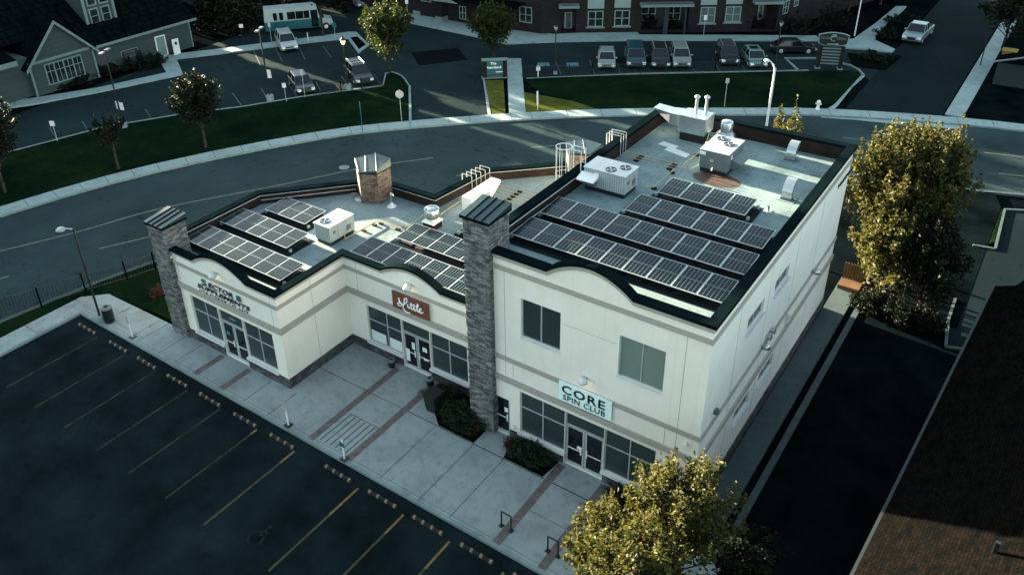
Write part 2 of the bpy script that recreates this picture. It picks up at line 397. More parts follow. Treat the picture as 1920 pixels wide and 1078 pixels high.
def pxp(*pts): return [tuple(gz(x, y)[:2]) for x, y in pts]
def offset(pl, d):
    out = []
    for i, p in enumerate(pl):
        a = Vector(pl[max(i - 1, 0)]); b = Vector(pl[min(i + 1, len(pl) - 1)]); t = (b - a).normalized()
        out.append((p[0] - t.y * d, p[1] + t.x * d))
    return out
def smooth(pl, k=3):
    """Catmull-Rom subdivision of an open polyline"""
    P = [Vector(p) for p in pl]; P = [2 * P[0] - P[1]] + P + [2 * P[-1] - P[-2]]; out = []
    for i in range(1, len(P) - 2):
        for j in range(k):
            t = j / k; a, b, c, d = P[i - 1], P[i], P[i + 1], P[i + 2]
            out.append(tuple(.5 * ((2 * b) + (c - a) * t + (2 * a - 5 * b + 4 * c - d) * t * t + (3 * b - a - 3 * c + d) * t ** 3)))
    out.append(tuple(P[-2])); return out
def strip(mb, a, b, w, z, h=.004):
    a = Vector(a[:2]); b = Vector(b[:2]); d = (b - a); L = d.length; mb.obox((a + b) / 2, d, L, w, z, z + h)
def text_mesh(txt, size, depth, sx=1.0, shear=0.0, spacing=1.0, bold=0.0):
    cu = bpy.data.curves.new('letters', 'FONT'); cu.body = txt; cu.size = size; cu.extrude = depth; cu.shear = shear
    cu.space_character = spacing; cu.align_x = 'CENTER'; cu.align_y = 'BOTTOM_BASELINE'; cu.offset = bold
    cu.resolution_u = 2
    o = bpy.data.objects.new('tmp', cu); COL.objects.link(o)
    me = bpy.data.meshes.new_from_object(o.evaluated_get(bpy.context.evaluated_depsgraph_get()))
    bpy.data.objects.remove(o); bpy.data.curves.remove(cu)
    for v in me.vertices: v.co.x *= sx
    return me
def put_text(name, txt, size, width, pos, xdir, mt, parent, depth=.02, shear=0, spacing=1, bold=0, tilt=None):
    """pos: bottom-centre world; xdir: reading direction; letters stand upright unless tilt (normal up)"""
    me = text_mesh(txt, size, depth, 1, shear, spacing, bold)
    xs = [v.co.x for v in me.vertices]; k = width / (max(xs) - min(xs)); cx = (max(xs) + min(xs)) / 2
    X = Vector(xdir).normalized(); Z = Vector(tilt).normalized() if tilt else Vector((0, 0, 1)); Nn = X.cross(Z)
    for v in me.vertices:
        c = v.co; p = X * ((c.x - cx) * k) + Z * c.y + Nn * c.z; v.co = p
    me.materials.clear(); me.materials.append(M[mt])
    o = bpy.data.objects.new(name, me); COL.objects.link(o); o.parent = parent
    o.location = Vector(pos) - wloc(parent); return o

# ================================================================== GROUND
Z0 = -.14        # road level; walks stand at 0
struct(MB().box(-600, -400, -.6, 500, 700, -.20).build('ground', 'grassdark'))
NK = smooth([(-62.5, -10), (-61.8, 8), (-59.8, 22.4), (-56.5, 33.5), (-50.4, 44.8), (-45.3, 50.9), (-37.4, 58.3), (-30, 64), (-21.9, 69.2), (-15.6, 72.9), (-6, 76.6), (3, 78.6), (25, 82)])
SK = smooth([(-48.3, -10), (-47.6, 8), (-46.9, 15.7), (-45.3, 24.2), (-42, 32), (-36.6, 38.5), (-29.5, 46.3), (-19, 54.5), (-9, 61), (-1.7, 64.5), (8, 67.2), (25, 70)])
slab('street', [p for p in NK] + SK[::-1], -.19, Z0, 'street')
M['sideroad'] = asphalt('side_road_asphalt', (.0070, .0135, .0150), .3, .5, .1)
slab('north_south_road', [(-15.1, 70), (-7.6, 70), (-7.4, 240), (-15.5, 240)], -.19, Z0 - .004, 'sideroad')
lotA = pxp((-120, 318), (62, 272), (195, 237), (345, 212), (455, 199), (560, 181), (717, 160), (722, 138), (733, 134), (752, 141), (768, 160), (770, 240), (850, 262), (925, 232), (912, 170), (905, 143)) + \
    [(-43.7, 66.9), (-34.9, 74.1), (-23.0, 82.4), (-16.5, 86.4), (-14.9, 84.0), (-14.9, 97), (-19.5, 96.4), (-23.3, 94.6), (-39.9, 84.6), (-50.9, 76.9), (-58, 76.5), (-70, 84), (-80, 95), (-95, 110), (-110, 75), (-82, 70), (-80, 45), (-79, 33), (-79.5, 20)]
slab('parking_lot', lotA, -.19, Z0 - .008, 'lot2')
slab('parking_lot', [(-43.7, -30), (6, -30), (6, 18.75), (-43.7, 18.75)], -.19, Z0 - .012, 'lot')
# lawns
lawnW = [p for p in offset(NK, 1.6) if 8 < p[1] < 52.5 and p[0] < -45.5]
slab('lawn', pxp((62, 274), (195, 239), (345, 214), (455, 201), (560, 183), (717, 162), (724, 140), (733, 136), (751, 142), (766, 160), (768, 236))[::1] + lawnW[::-1] + pxp((-120, 320)), -.19, -.02, 'grass')
slab('lawn', pxp((907, 150), (917, 218), (948, 220), (944, 150)), -.19, -.02, 'grasslit')
gl = offset(NK, 1.6)
lawnE = [p for p in gl if -38 < p[0] < -16.6]
slab('lawn', pxp((979, 147)) + [(-34.8, 73.8), (-23.0, 82.2), (-17.5, 85.9), (-16.2, 85.2), (-16.2, 76)] + lawnE[::-1], -.19, -.02, 'grass')
slab('lawn', pxp((979, 172), (985, 216), (1090, 212), (1130, 208), (1075, 190)), -.18, -.014, 'grasslit')
slab('lawn', [(-45.2, 12), (-45.15, 19.8), (-44, 20.9), (-38.4, 21.3), (-37.4, 22.6), (-37.4, 36)] + [p for p in SK if 12 < p[1] < 37][::-1], -.19, -.02, 'grass')
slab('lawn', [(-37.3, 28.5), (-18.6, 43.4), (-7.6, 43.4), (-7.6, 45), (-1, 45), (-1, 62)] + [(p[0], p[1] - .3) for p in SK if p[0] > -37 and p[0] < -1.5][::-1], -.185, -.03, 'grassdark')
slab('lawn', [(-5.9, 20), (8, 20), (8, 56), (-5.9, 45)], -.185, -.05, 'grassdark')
slab('lawn', pxp((1880, 392), (1870, 450), (1845, 460), (1825, 440), (1838, 400)), -.18, -.04, 'grass')
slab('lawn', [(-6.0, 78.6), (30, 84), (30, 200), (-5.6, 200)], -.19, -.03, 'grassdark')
# N walk along the street + joints + kerb face
nk2 = [p for p in NK]
wk = offset(nk2, .12); wk2 = offset(nk2, 1.62)
slab('sidewalk', wk + wk2[::-1], -.19, 0, 'walk')
slab('kerb', [p for p in NK] + offset(NK, .118)[::-1], -.18, -.006, 'kerb')
mbj = MB(); acc = 0
for i in range(len(wk) - 1):
    a, b = Vector(wk[i]), Vector(wk2[i]); c, d = Vector(wk[i + 1]), Vector(wk2[i + 1])
    n = max(1, round((c - a).length / 2.4))
    for j in range(n):
        t = j / n; strip(mbj, a.lerp(c, t), b.lerp(d, t), .035, .0005)
struct(mbj.build('sidewalk_joints', 'joint'))
slab('kerb', [p for p in offset(SK, -.02)] + offset(SK, -.32)[::-1], -.18, -.0, 'sidewalk_shade')
# crossing walk by the drive and lot-2 walks
slab('path', pxp((950, 110), (977, 110), (986, 219), (955, 222)), -.18, .004, 'walk')
slab('kerb', pxp((905, 146), (908, 145), (921, 217), (916, 220)), -.18, .006, 'kerb')
slab('kerb', pxp((766, 160), (770, 160), (772, 238), (767, 239)), -.18, .006, 'kerb')
def kerbline(pts, w=.16, z=.0):
    P = [tuple(p) for p in pts]; slab('kerb', P + offset(P, w)[::-1], -.18, z, 'kerb')
kerbline(pxp((768, 160), (760, 147), (750, 139), (735, 134), (722, 137), (717, 160), (640, 170), (560, 181), (455, 199), (345, 212), (195, 237), (62, 272), (-100, 314)), .16, .003)
kerbline([(-43.7, 66.9), (-34.9, 74.1), (-23.0, 82.4), (-20.9, 83.9)], .16, .003)
kerbline(pxp((1500, 132), (1474, 109), (1530, 109)), .2, .003)
kerbline(pxp((1622, 141), (1612, 130), (1597, 122), (1578, 117)), .16, .003)
slab('sidewalk', pxp((1622, 141), (1600, 160), (1572, 195), (1556, 212), (1540, 209), (1562, 196), (1590, 165), (1612, 139)), -.17, -.09, 'walk')
slab('sidewalk', pxp((690, 0), (760, 19), (785, 28), (880, 45), (945, 55), (1040, 64), (1085, 62), (1195, 60), (1198, 65), (1530, 67), (1540, 76), (1200, 75), (1041, 78), (949, 82), (890, 68), (760, 41), (700, 26), (672, 8)), -.18, .0, 'walk')
slab('sidewalk', pxp((-80, 200), (60, 184), (180, 165), (312, 136), (296, 108), (330, 101), (400, 93), (500, 80), (600, 68), (652, 60), (668, 60), (692, 84), (672, 99), (652, 72), (600, 77), (500, 89), (400, 102), (331, 110), (343, 139), (180, 173), (60, 195), (-80, 214)), -.18, .0, 'walk')
slab('planting_bed', pxp((657, 71), (670, 69), (686, 84), (673, 93)), -.1, .02, 'mulch')
slab('sidewalk', pxp((1575, 75), (1600, 73), (1640, 45), (1680, 12), (1700, 12), (1672, 40), (1650, 60), (1640, 75), (1678, 92), (1672, 98), (1620, 92), (1560, 88)), -.17, .0, 'walk')
slab('sidewalk', [(-7.45, 78.6), (-5.7, 78.6), (-5.5, 135), (-7.3, 135)], -.17, -.05, 'walk')
slab('road_apron', pxp((1545, 205), (1600, 205), (1700, 212), (1800, 222), (1800, 240), (1700, 232), (1600, 222), (1540, 218)), -.17, Z0 + .006, 'walk')
slab('road_apron', pxp((772, 239), (850, 232), (918, 222), (950, 228), (900, 243), (800, 255), (750, 252)), -.17, Z0 + .01, 'street')
slab('road_patch', pxp((770, 97), (858, 88), (877, 110), (786, 121)), -.17, Z0 + .006, 'patch')
slab('planting_bed', pxp((1590, 100), (1690, 105), (1660, 130), (1600, 122)), -.1, .01, 'mulch')
slab('planting_bed', pxp((1640, 70), (1668, 40), (1700, 25), (1720, 30), (1680, 90)), -.1, .02, 'grassdark')
# front walk (real slabs with joints and brick bands)
YC = 18.87
slab('sidewalk', [(-43.6, YC), (-5.8, YC), (-5.8, 24.4), (-18.0, 24.4), (-18.0, 25.7), (-28.2, 25.7), (-28.2, 21.0), (-38.2, 21.0), (-44.0, 20.85), (-45.15, 19.7), (-45.15, -12), (-43.78, -12), (-43.78, YC)], -.19, 0, 'concrete')
slab('kerb', [(-43.62, 18.72), (-5.8, 18.72), (-5.8, YC - .004), (-43.62, YC - .004)], -.18, -.012, 'kerb')
slab('kerb', [(-43.776, -12), (-43.63, -12), (-43.63, YC - .005), (-43.776, YC - .005)], -.18, -.014, 'kerb')
mj = MB()
for x in (-41.6, -39.0, -36.4, -35.0, -29.4, -27.6, -20.2, -17.95, -16.25, -9.6): strip(mj, (x, YC), (x, 20.8 if x < -28.2 else 22.95 if x > -24 else 20.8), .03, .0008, .003)
strip(mj, (-38.3, 21.0), (-38.3, YC), .03, .0008, .003)
strip(mj, (-28.1, 22.95), (-24.8, 22.95), .035, .0008, .003); strip(mj, (-24.4, 22.95), (-22.35, 22.95), .035, .0008, .003)
strip(mj, (-22.0, 22.95), (-14.05, 22.95), .045, .0008, .003); strip(mj, (-13.65, 22.95), (-11.85, 22.95), .05, .0008, .003)
strip(mj, (-13.65, 21.1), (-11.85, 21.1), .02, .0008, .003)
for y in (16.2, 13.4, 10.6, 7.6): strip(mj, (-45.1, y), (-43.8, y), .03, .0008, .003)
strip(mj, (-45.1, 19.3), (-38.4, 19.3), .012, .0008, .003); strip(mj, (-43.6, 19.02), (-5.8, 19.02), .015, .0008, .003)
strip(mj, (-42.6, 18.9), (-41.2, 20.85), .03, .0008, .003)
struct(mj.build('sidewalk_joints', 'joint'))
mb = MB()
for x in (-24.6, -22.18): mb.box(x - .19, YC + .02, .001, x + .19, 25.2, .0055)
for x in (-13.85, -11.66): mb.box(x - .19, YC + .02, .001, x + .19, 24.1, .0055)
for x in (-33.25, -31.1): mb.box(x - .19, YC + .02, .001, x + .19, 20.75, .0055)
struct(mb.build('brick_band', 'band'))
mb = MB()                                                     # tactile grooves of the ramp
for i in range(6): mb.box(-24.2 + i * .32, YC + .25, .001, -24.15 + i * .32, 21.2, .005)
strip(mb, (-24.3, 21.25), (-22.4, 21.25), .03, .001, .003)
struct(mb.build('ramp_grooves', 'joint'))
# side walk of the big building
slab('sidewalk', [(-7.7, 24.5), (-6.55, 24.5), (-6.5, 47.0), (-7.7, 47.0)], -.19, -.02, 'sidewalk_shade')
slab('kerb', [(-6.2, 23.5), (-5.9, 23.5), (-5.85, 44.2), (-6.15, 44.2)], -.18, .03, 'sidewalk_shade')
slab('drive', pxp((1885, 392), (1925, 392), (1925, 520), (1870, 560), (1830, 650), (1770, 650), (1800, 560), (1830, 465), (1867, 468)), -.185, -.045, 'sideroad')
mb = MB(); P = pxp((1925, 395), (1884, 393), (1866, 467), (1824, 460)); strip(mb, P[0], P[1], .15, -.04, .1); strip(mb, P[1], P[2], .15, -.04, .1); strip(mb, P[2], P[3], .15, -.04, .1)
P = pxp((1791, 560), (1778, 600), (1773, 650), (1808, 655)); strip(mb, P[0], P[1], .15, -.04, .1); strip(mb, P[1], P[2], .15, -.04, .1); strip(mb, P[2], P[3], .15, -.04, .1)
struct(mb.build('kerb', 'sidewalk_shade'))
# planting beds in front
for pl in ([(-22.0, 25.5), (-22.0, 24.2), (-20.7, 23.5), (-20.1, 23.0), (-18.0, 23.0), (-18.0, 24.1), (-18.9, 24.2), (-18.9, 25.5)], [(-16.6, 24.2), (-16.3, 23.0), (-14.2, 23.0), (-14.05, 24.2)], [(-11.4, 24.2), (-11.4, 23.1), (-8.0, 23.1), (-8.0, 24.2)]):
    slab('planting_bed', pl, -.1, .02, 'mulch')
# painted markings
mb = MB()
for x in (-40.8, -38.05, -35.4, -32.65, -30.08, -27.38): strip(mb, (x, 18.0), (x, 12.8), .10, Z0 - .012, .004)
struct(mb.build('parking_lines', mat('worn_line_paint', (.028, .030, .022), .92, var=.5, scale=3)))
mb = MB()
for x in (-24.77, -20.7, -18.06, -15.57, -12.87, -10.2): strip(mb, (x, 17.95), (x, 12.8), .11, Z0 - .012, .004)
struct(mb.build('parking_lines', 'yellowpaint'))
M['yellowfresh'] = mat('yellow_paint', (.12, .092, .035), .9, var=.35, scale=6)
mb = MB()
for x, k in ((-27.38, .4), (-24.77, .9), (-20.7, 1.8), (-18.06, 1.2), (-15.57, 1.6), (-12.87, 2.2), (-10.2, 2)): strip(mb, (x, 18.0), (x, 18 - k), .115, Z0 - .0075, .003)
struct(mb.build('parking_lines', 'yellowfresh'))
# accessible-bay symbol
mb = MB(); C0 = Vector((-22.42, 13.72))
def sy(u, v): return (C0.x + u, C0.y + v, Z0 - .010)
mb.tube(sy(.1, .62), (sy(.1, .62)[0], sy(.1, .62)[1], Z0 - .006), .09, n=12)
for a, b in (((.08, .5), (0, .1)), ((0, .12), (.3, .12)), ((.28, .12), (.42, -.28)), ((.05, .34), (.3, .3))):
    strip(mb, sy(*a), sy(*b), .07, Z0 - .01, .004)
for i in range(14):
    t0 = R_(110 + i * 18); t1 = R_(110 + (i + 1) * 18); strip(mb, sy(.02 + .33 * math.cos(t0), -.1 + .33 * math.sin(t0)), sy(.02 + .33 * math.cos(t1), -.1 + .33 * math.sin(t1)), .06, Z0 - .01, .004)
M['wornpaint'] = mat('worn_symbol_paint', (.016, .021, .021), .92, var=.5, scale=5)
struct(mb.build('accessible_parking_symbol', 'wornpaint'))
mb = MB(); cl = smooth([tuple(gz(*p)[:2]) for p in ((-60, 480), (0, 467), (150, 430), (300, 388), (520, 345), (680, 312), (812, 293))], 4)
for a, b in zip(cl[:-1], cl[1:]): strip(mb, a, b, .13, Z0 + .001)
for a, b in (((185, 463), (283, 440)), ((-30, 528), (16, 514)), ((855, 327), (910, 316)), ((995, 274), (1040, 270)), ((1845, 283), (1925, 292)), ((1873, 322), (1925, 328)), ((1862, 357), (1925, 364)), ((1580, 255), (1640, 262))):
    strip(mb, gz(*a), gz(*b), .11, Z0 + .001)
struct(mb.build('lane_lines', 'linepaint'))
mb = MB()
for a, b in (((475, 93), (488, 121)), ((516, 88), (529, 114)), ((560, 85), (572, 110)), ((605, 84), (620, 105)), ((435, 172), (454, 198)), ((489, 163), (502, 186)), ((541, 153), (557, 181)), ((592, 152), (605, 175)), ((640, 141), (649, 154)), ((631, 158), (637, 167)), ((700, 136), (718, 161)),
             ((272, 203), (289, 229)), ((215, 213), (225, 228)), ((153, 225), (171, 252)), ((92, 237), (109, 264)), ((330, 192), (345, 219)), ((1042, 113), (1053, 140)), ((1106, 111), (1114, 137)), ((1336, 108), (1352, 134)), ((1298, 125), (1305, 133)), ((1159, 118), (1163, 136)), ((1392, 120), (1399, 132)), ((1247, 120), (1250, 134)), ((950, 3), (1060, -10))):
    strip(mb, gz(*a), gz(*b), .1, Z0 - .007)
struct(mb.build('parking_lines', 'whitepaint'))
mb = MB()
for a in (1019, 1074):
    P = pxp((a - 12, 116), (a + 10, 115), (a + 12, 122), (a - 11, 123)); mb.prism(P, Z0 - .007, Z0 - .003)
struct(mb.build('blue_parking_symbols', 'blue'))
mb = MB()
P = gz(645, 311); mb.tube((P.x, P.y, Z0), (P.x, P.y, Z0 + .006), .42, n=20)
struct(mb.build('manhole_cover', 'kerb'))
#==GROUND_END==
# ================================================================== WALL KIT
class Wall:
    def __init__(s, O, u, nin, parent): s.O = Vector(O); s.u = Vector(u).normalized(); s.n = Vector(nin).normalized(); s.par = parent
    def P(s, a, z, d=0):
        q = s.O + s.u * a + s.n * d; return (q.x, q.y, z)
    def px(s, x, y):
        """pixel on the wall's plane -> (s, z)"""
        p = gp(x, y, (s.O.x, s.O.y, 0), Vector((s.n.x, s.n.y, 0))); return (Vector((p.x, p.y)) - s.O).dot(s.u), p.z
    def bx(s, mb, a0, a1, z0, z1, d0, d1):
        """solid between depths d0 (outer, negative = proud) and d1"""
        b = [s.P(a0, z0, d0), s.P(a1, z0, d0), s.P(a1, z0, d1), s.P(a0, z0, d1)]
        t = [s.P(a0, z1, d0), s.P(a1, z1, d0), s.P(a1, z1, d1), s.P(a0, z1, d1)]
        return mb.hexa(b, t)
    def facade(s, name, outer, holes, mt, depth=.16):
        mb = MB(); loops = [outer] + [[(a, z), (a, z2), (a2, z2), (a2, z)] for a, a2, z, z2 in holes]
        flat = [p for l in loops for p in l]
        tris = tessellate_polygon([[Vector((p[0], p[1], 0)) for p in l] for l in loops])
        mb.add([s.P(p[0], p[1]) for p in flat], [tuple(t) for t in tris])
        for a, a2, z, z2 in holes:
            L = [(a, z), (a, z2), (a2, z2), (a2, z)]
            for i in range(4):
                p, q = L[i], L[(i + 1) % 4]
                mb.add([s.P(p[0], p[1]), s.P(q[0], q[1]), s.P(q[0], q[1], depth), s.P(p[0], p[1], depth)], [(0, 1, 2, 3)])
        return mb.build(name, mt, s.par)
    def window(s, a0, a1, z0, z1, vs=(), hs=(), mt='alu', glass='glass', inset=.09, fw=.055, name='window', sill=0):
        mb = MB(); d0, d1 = inset, inset + .06
        s.bx(mb, a0, a1, z1 - fw, z1, d0, d1); s.bx(mb, a0, a1, z0, z0 + fw, d0, d1)
        s.bx(mb, a0, a0 + fw, z0 + fw, z1 - fw, d0, d1); s.bx(mb, a1 - fw, a1, z0 + fw, z1 - fw, d0, d1)
        for v in vs: s.bx(mb, v - fw / 2, v + fw / 2, z0 + fw, z1 - fw, d0 - .003, d1)
        for h in hs:
            xs = [a0 + fw] + [v for v in vs] + [a1 - fw]
            for i in range(len(xs) - 1):
                s.bx(mb, xs[i] + (fw / 2 if i else 0), xs[i + 1] - (fw / 2 if i < len(xs) - 2 else 0), h - fw / 2, h + fw / 2, d0, d1)
        w_ = mb.build(name, mt, s.par)
        g = MB(); g.add([s.P(a0 + fw, z0 + fw, inset + .03), s.P(a1 - fw, z0 + fw, inset + .03), s.P(a1 - fw, z1 - fw, inset + .03), s.P(a0 + fw, z1 - fw, inset + .03)], [(0, 1, 2, 3)])
        g.build('pane', glass, w_)
        if sill:
            q = MB(); s.bx(q, a0 - .08, a1 + .08, z0 - sill, z0 - .002, -.12, inset + .02); q.build('sill', 'sill', w_)
        return w_
    def door(s, a0, a1, z1, mt='alu', hinge=0, inset=.09, glass='darkglass', fw=.09):
        mb = MB(); d0, d1 = inset, inset + .06
        s.bx(mb, a0, a1, z1 - fw, z1, d0, d1); s.bx(mb, a0, a1, .02, .02 + fw * 1.6, d0, d1)
        s.bx(mb, a0, a0 + fw, .02 + fw * 1.6, z1 - fw, d0, d1); s.bx(mb, a1 - fw, a1, .02 + fw * 1.6, z1 - fw, d0, d1)
        w_ = mb.build('door', mt, s.par)
        g = MB(); g.add([s.P(a0 + fw, .02 + fw * 1.6, inset + .03), s.P(a1 - fw, .02 + fw * 1.6, inset + .03), s.P(a1 - fw, z1 - fw, inset + .03), s.P(a0 + fw, z1 - fw, inset + .03)], [(0, 1, 2, 3)])
        g.build('pane', glass, w_)
        h = MB(); x = a1 - .13 if not hinge else a0 + .13
        s.bx(h, a0 + .1, a1 - .1, 1.0, 1.04, inset - .05, inset - .02); s.bx(h, x - .03, x + .03, .85, 1.25, inset - .07, inset - .03)
        h.build('handle', 'white', w_); return w_
def arc_pts(a0, a1, z, h, n=14, p=.62):
    out = []
    for i in range(n + 1):
        t = i / n; k = math.sin(math.pi * t) ** p if 0 < t < 1 else 0
        out.append((a0 + (a1 - a0) * t, z + h * (math.sin(math.pi * t) ** .85 if 0 < t < 1 else 0)))
    return out
def miter(pl, d, closed=False):
    P = [Vector(p[:2]) for p in pl]; n = len(P); out = []
    for i in range(n):
        if closed: a, b, c = P[i - 1], P[i], P[(i + 1) % n]
        else: a, b, c = P[max(i - 1, 0)], P[i], P[min(i + 1, n - 1)]
        t1 = (b - a).normalized() if (b - a).length > 1e-6 else (c - b).normalized(); t2 = (c - b).normalized() if (c - b).length > 1e-6 else t1
        n1 = Vector((-t1.y, t1.x)); n2 = Vector((-t2.y, t2.x)); m_ = (n1 + n2).normalized(); k = d / max(.3, m_.dot(n1)); out.append(tuple(b + m_ * k))
    return out
def band(mb, pl, d0, d1, z0, z1, closed=False):
    """ribbon solid between offsets d0..d1 of a polyline, one hexahedron per segment"""
    A = miter(pl, d0, closed); B = miter(pl, d1, closed); n = len(pl)
    for i in range(n if closed else n - 1):
        j = (i + 1) % n
        q = [A[i], A[j], B[j], B[i]]
        mb.hexa([(p[0], p[1], z0) for p in q], [(p[0], p[1], z1) for p in q])

# ================================================================== THE SHOP BUILDING
BLD = thing('commercial_building', (-22, 32, 0), 'pale stucco shop building with a low left wing and a tall right block', 'building')
BL, BR, BF, BB, BT, BRF = -18.55, -7.8, 24.3, 43.05, 9.95, 9.25
WF = Wall((0, BF), (1, 0), (0, 1), BLD); WR = Wall((BR, 0), (0, 1), (-1, 0), BLD); WL = Wall((BL, 0), (0, 1), (1, 0), BLD); WK = Wall((0, BB), (1, 0), (0, -1), BLD)
# -- tall block walls
hump = arc_pts(-14.85, -11.0, BT, .78)
outer = [(BL, 0), (BL, BT)] + hump + [(BR, BT), (BR, 0)]
holes = [(-16.17, -14.2, 6.1, 8.12), (-11.5, -9.52, 6.1, 8.12), (-16.25, -13.88, .6, 3.02), (-13.86, -11.92, .02, 3.02), (-11.9, -9.53, .6, 3.02), (-17.75, -16.82, .02, 2.2)]
WF.facade('front_wall', outer, holes, 'stucco')
rw = [(28.5, 30.45, 7.05, 7.8), (31.85, 33.8, 7.05, 7.8), (28.5, 30.4, 2.05, 2.8), (31.65, 33.65, 2.05, 2.8)]
WR.facade('side_wall', [(BF + .002, 0), (BF + .002, BT), (BB, BT), (BB, 0)], rw, 'stucco')
MB().add([(BL, BF + .002, 0), (BL, BB, 0), (BL, BB, BT), (BL, BF + .002, BT)], [(0, 1, 2, 3)]).build('side_wall', 'stucco', BLD)
MB().add([(BL + .002, BB, 0), (BR - .002, BB, 0), (BR - .002, BB, BT), (BL + .002, BB, BT)], [(0, 1, 2, 3)]).build('rear_wall', 'stucco', BLD)
MB().box(BL + .28, BF + .28, BRF - .25, BR - .28, BB - .28, BRF).build('roof', 'roofB', BLD)
sq = [(BL, BF), (BR, BF), (BR, BB), (BL, BB)]
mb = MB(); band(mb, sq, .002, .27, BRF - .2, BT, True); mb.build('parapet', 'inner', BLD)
cap = MB()
A = [(-14.86, BF), (BL, BF), (BL, BB), (BR, BB), (BR, BF), (-10.99, BF)]
band(cap, A, .13, -.31, BT + .002, BT + .16)
def humpcap(mb, pts, Y, th=.13, d0=-.13, d1=.31):
    for (a, z), (b, z2) in zip(pts[:-1], pts[1:]):
        mb.hexa([(a, Y + d0, z), (b, Y + d0, z2), (b, Y + d1, z2), (a, Y + d1, z)], [(a, Y + d0, z + th), (b, Y + d0, z2 + th), (b, Y + d1, z2 + th), (a, Y + d1, z + th)])
humpcap(cap, [(a, z + .003) for a, z in hump], BF)
cap.build('parapet_cap', 'cap', BLD)
def humpbody(pts, Y, t=.27):
    mb = MB(); n = len(pts)
    mb.add([(a, Y + t, z) for a, z in pts], [tuple(range(n))])
    return mb.build('parapet_hump', 'inner', BLD)
humpbody(hump, BF)
tr = MB()
FRr = [(BL, BF), (BR, BF), (BR, BB)]
for z0, z1, pr in ((9.2, 9.42, .06), (4.47, 4.70, .06), (3.27, 3.56, .09)): band(tr, FRr, .02, -pr, z0, z1)
band(tr, [(BL, BF), (-14.86, BF)], .02, -.05, 9.73, BT); band(tr, [(-10.99, BF), (BR, BF), (BR, BB)], .02, -.05, 9.73, BT)
humpcap(tr, [(a, z - .215) for a, z in hump], BF, .215, -.05, .02)
tr.build('trim_band', 'taupe', BLD)
for pl, zt in (([(-9.5, BF), (BR, BF), (BR, BB)], .60), ([(-16.8, BF), (-13.9, BF)], .48), ([(-11.88, BF), (-9.505, BF)], .48)):
    mb = MB(); band(mb, pl, .02, -.07, 0, zt); mb.build('stone_base', 'basestone', BLD)
gr = MB()
for x in (-17.0, -8.75): WF.bx(gr, x - .009, x + .009, 3.6, 9.2, -.004, .01)
for x in (-16.6, -9.25): WF.bx(gr, x - .009, x + .009, 3.6, 4.45, -.004, .01)
WF.bx(gr, -14.1, -11.6, 7.62, 7.635, -.004, .01)
for y in (27.4, 31.1, 34.9, 38.6): WR.bx(gr, y - .009, y + .009, .6, 9.2, -.004, .01)
gr.split_build('control_joint', 'groove', BLD)
wn = WF.window(-16.17, -14.2, 6.1, 8.12, (-15.19,), (), 'alu', 'glass', fw=.06)
WF.window(-11.5, -9.52, 6.1, 8.12, (-10.51,), (), 'alu', 'blind', fw=.05)
mb = MB(); WF.bx(mb, -16.2, -14.17, 6.05, 6.098, -.05, .05); WF.bx(mb, -11.53, -9.49, 6.05, 6.098, -.05, .05); mb.split_build('window_ledge', 'sill', BLD)
WF.window(-16.25, -13.88, .6, 3.02, (-15.06,), (2.08,), sill=.12); WF.window(-11.9, -9.53, .6, 3.02, (-10.72,), (2.08,), sill=.12)
WF.window(-13.86, -11.92, 2.27, 3.02, (), (), name='transom_window')
WF.door(-13.83, -12.91, 2.25); WF.door(-12.88, -11.95, 2.25, hinge=1); WF.door(-17.72, -16.85, 2.18)
for a, a2, z, z2 in rw: WR.window(a, a2, z, z2, ((a + a2) / 2,), (), 'alu', 'darkglass', fw=.05, sill=.06)
# -- low wing
SF, S2F, ST, SRF = 20.95, 25.6, 5.62, 5.0
W1 = Wall((0, SF), (1, 0), (0, 1), BLD); W2 = Wall((0, S2F), (1, 0), (0, 1), BLD); W1R = Wall((-28.15, 0), (0, 1), (-1, 0), BLD)
h1 = arc_pts(-34.35, -30.2, ST, .70); h2 = arc_pts(-25.45, -21.65, ST - .06, .62)
W1.facade('front_wall', [(-36.6, 0), (-36.6, ST)] + h1 + [(-28.15, ST), (-28.15, 0)], [(-35.42, -33.15, .7, 3.08), (-33.12, -31.2, .02, 3.08), (-31.17, -28.9, .7, 3.08)], 'stucco')
W1R.facade('side_wall', [(SF + .002, 0), (SF + .002, ST), (S2F, ST), (S2F, 0)], [], 'stucco')
W2.facade('front_wall', [(-28.148, 0), (-28.148, ST - .06)] + h2 + [(BL, ST - .06), (BL, 0)], [(-26.85, -24.47, .66, 2.98), (-24.45, -22.58, .02, 2.98), (-22.55, -20.2, .66, 2.98)], 'stucco')
OUT = [(-18.56, S2F), (-28.15, S2F), (-28.15, SF), (-36.6, SF), (-37.4, 22.0), (-37.4, 28.0), (-33.5, 32.3), (-31.4, 33.3), (-28.2, 33.35), (-27.75, 37.9), (-23.4, 42.1), (-18.56, 42.1)]
mb = MB()
for a, b in zip(OUT[4:-1], OUT[5:]): mb.add([(*a, 0), (*b, 0), (*b, ST), (*a, ST)], [(0, 1, 2, 3)])
mb.build('rear_wall', 'stucco', BLD)
sgn = -.26 if miter(OUT, -.26)[2][0] < -28.15 else .26
mb = MB(); mb.prism(miter(OUT, sgn * 1.02), SRF - .25, SRF); mb.build('roof', 'roofS', BLD)
s1 = 1 if sgn > 0 else -1
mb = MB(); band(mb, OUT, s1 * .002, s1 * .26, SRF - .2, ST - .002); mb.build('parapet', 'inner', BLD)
cap = MB()
segs = [[(-21.64, S2F), (-18.87, S2F)][::-1], [(-25.46, S2F), (-28.15, S2F), (-28.15, SF), (-30.19, SF)], [(-34.36, SF), (-36.6, SF)] + OUT[4:]]
for g in segs: band(cap, g, s1 * .31, -s1 * .11, ST + .001, ST + .13)
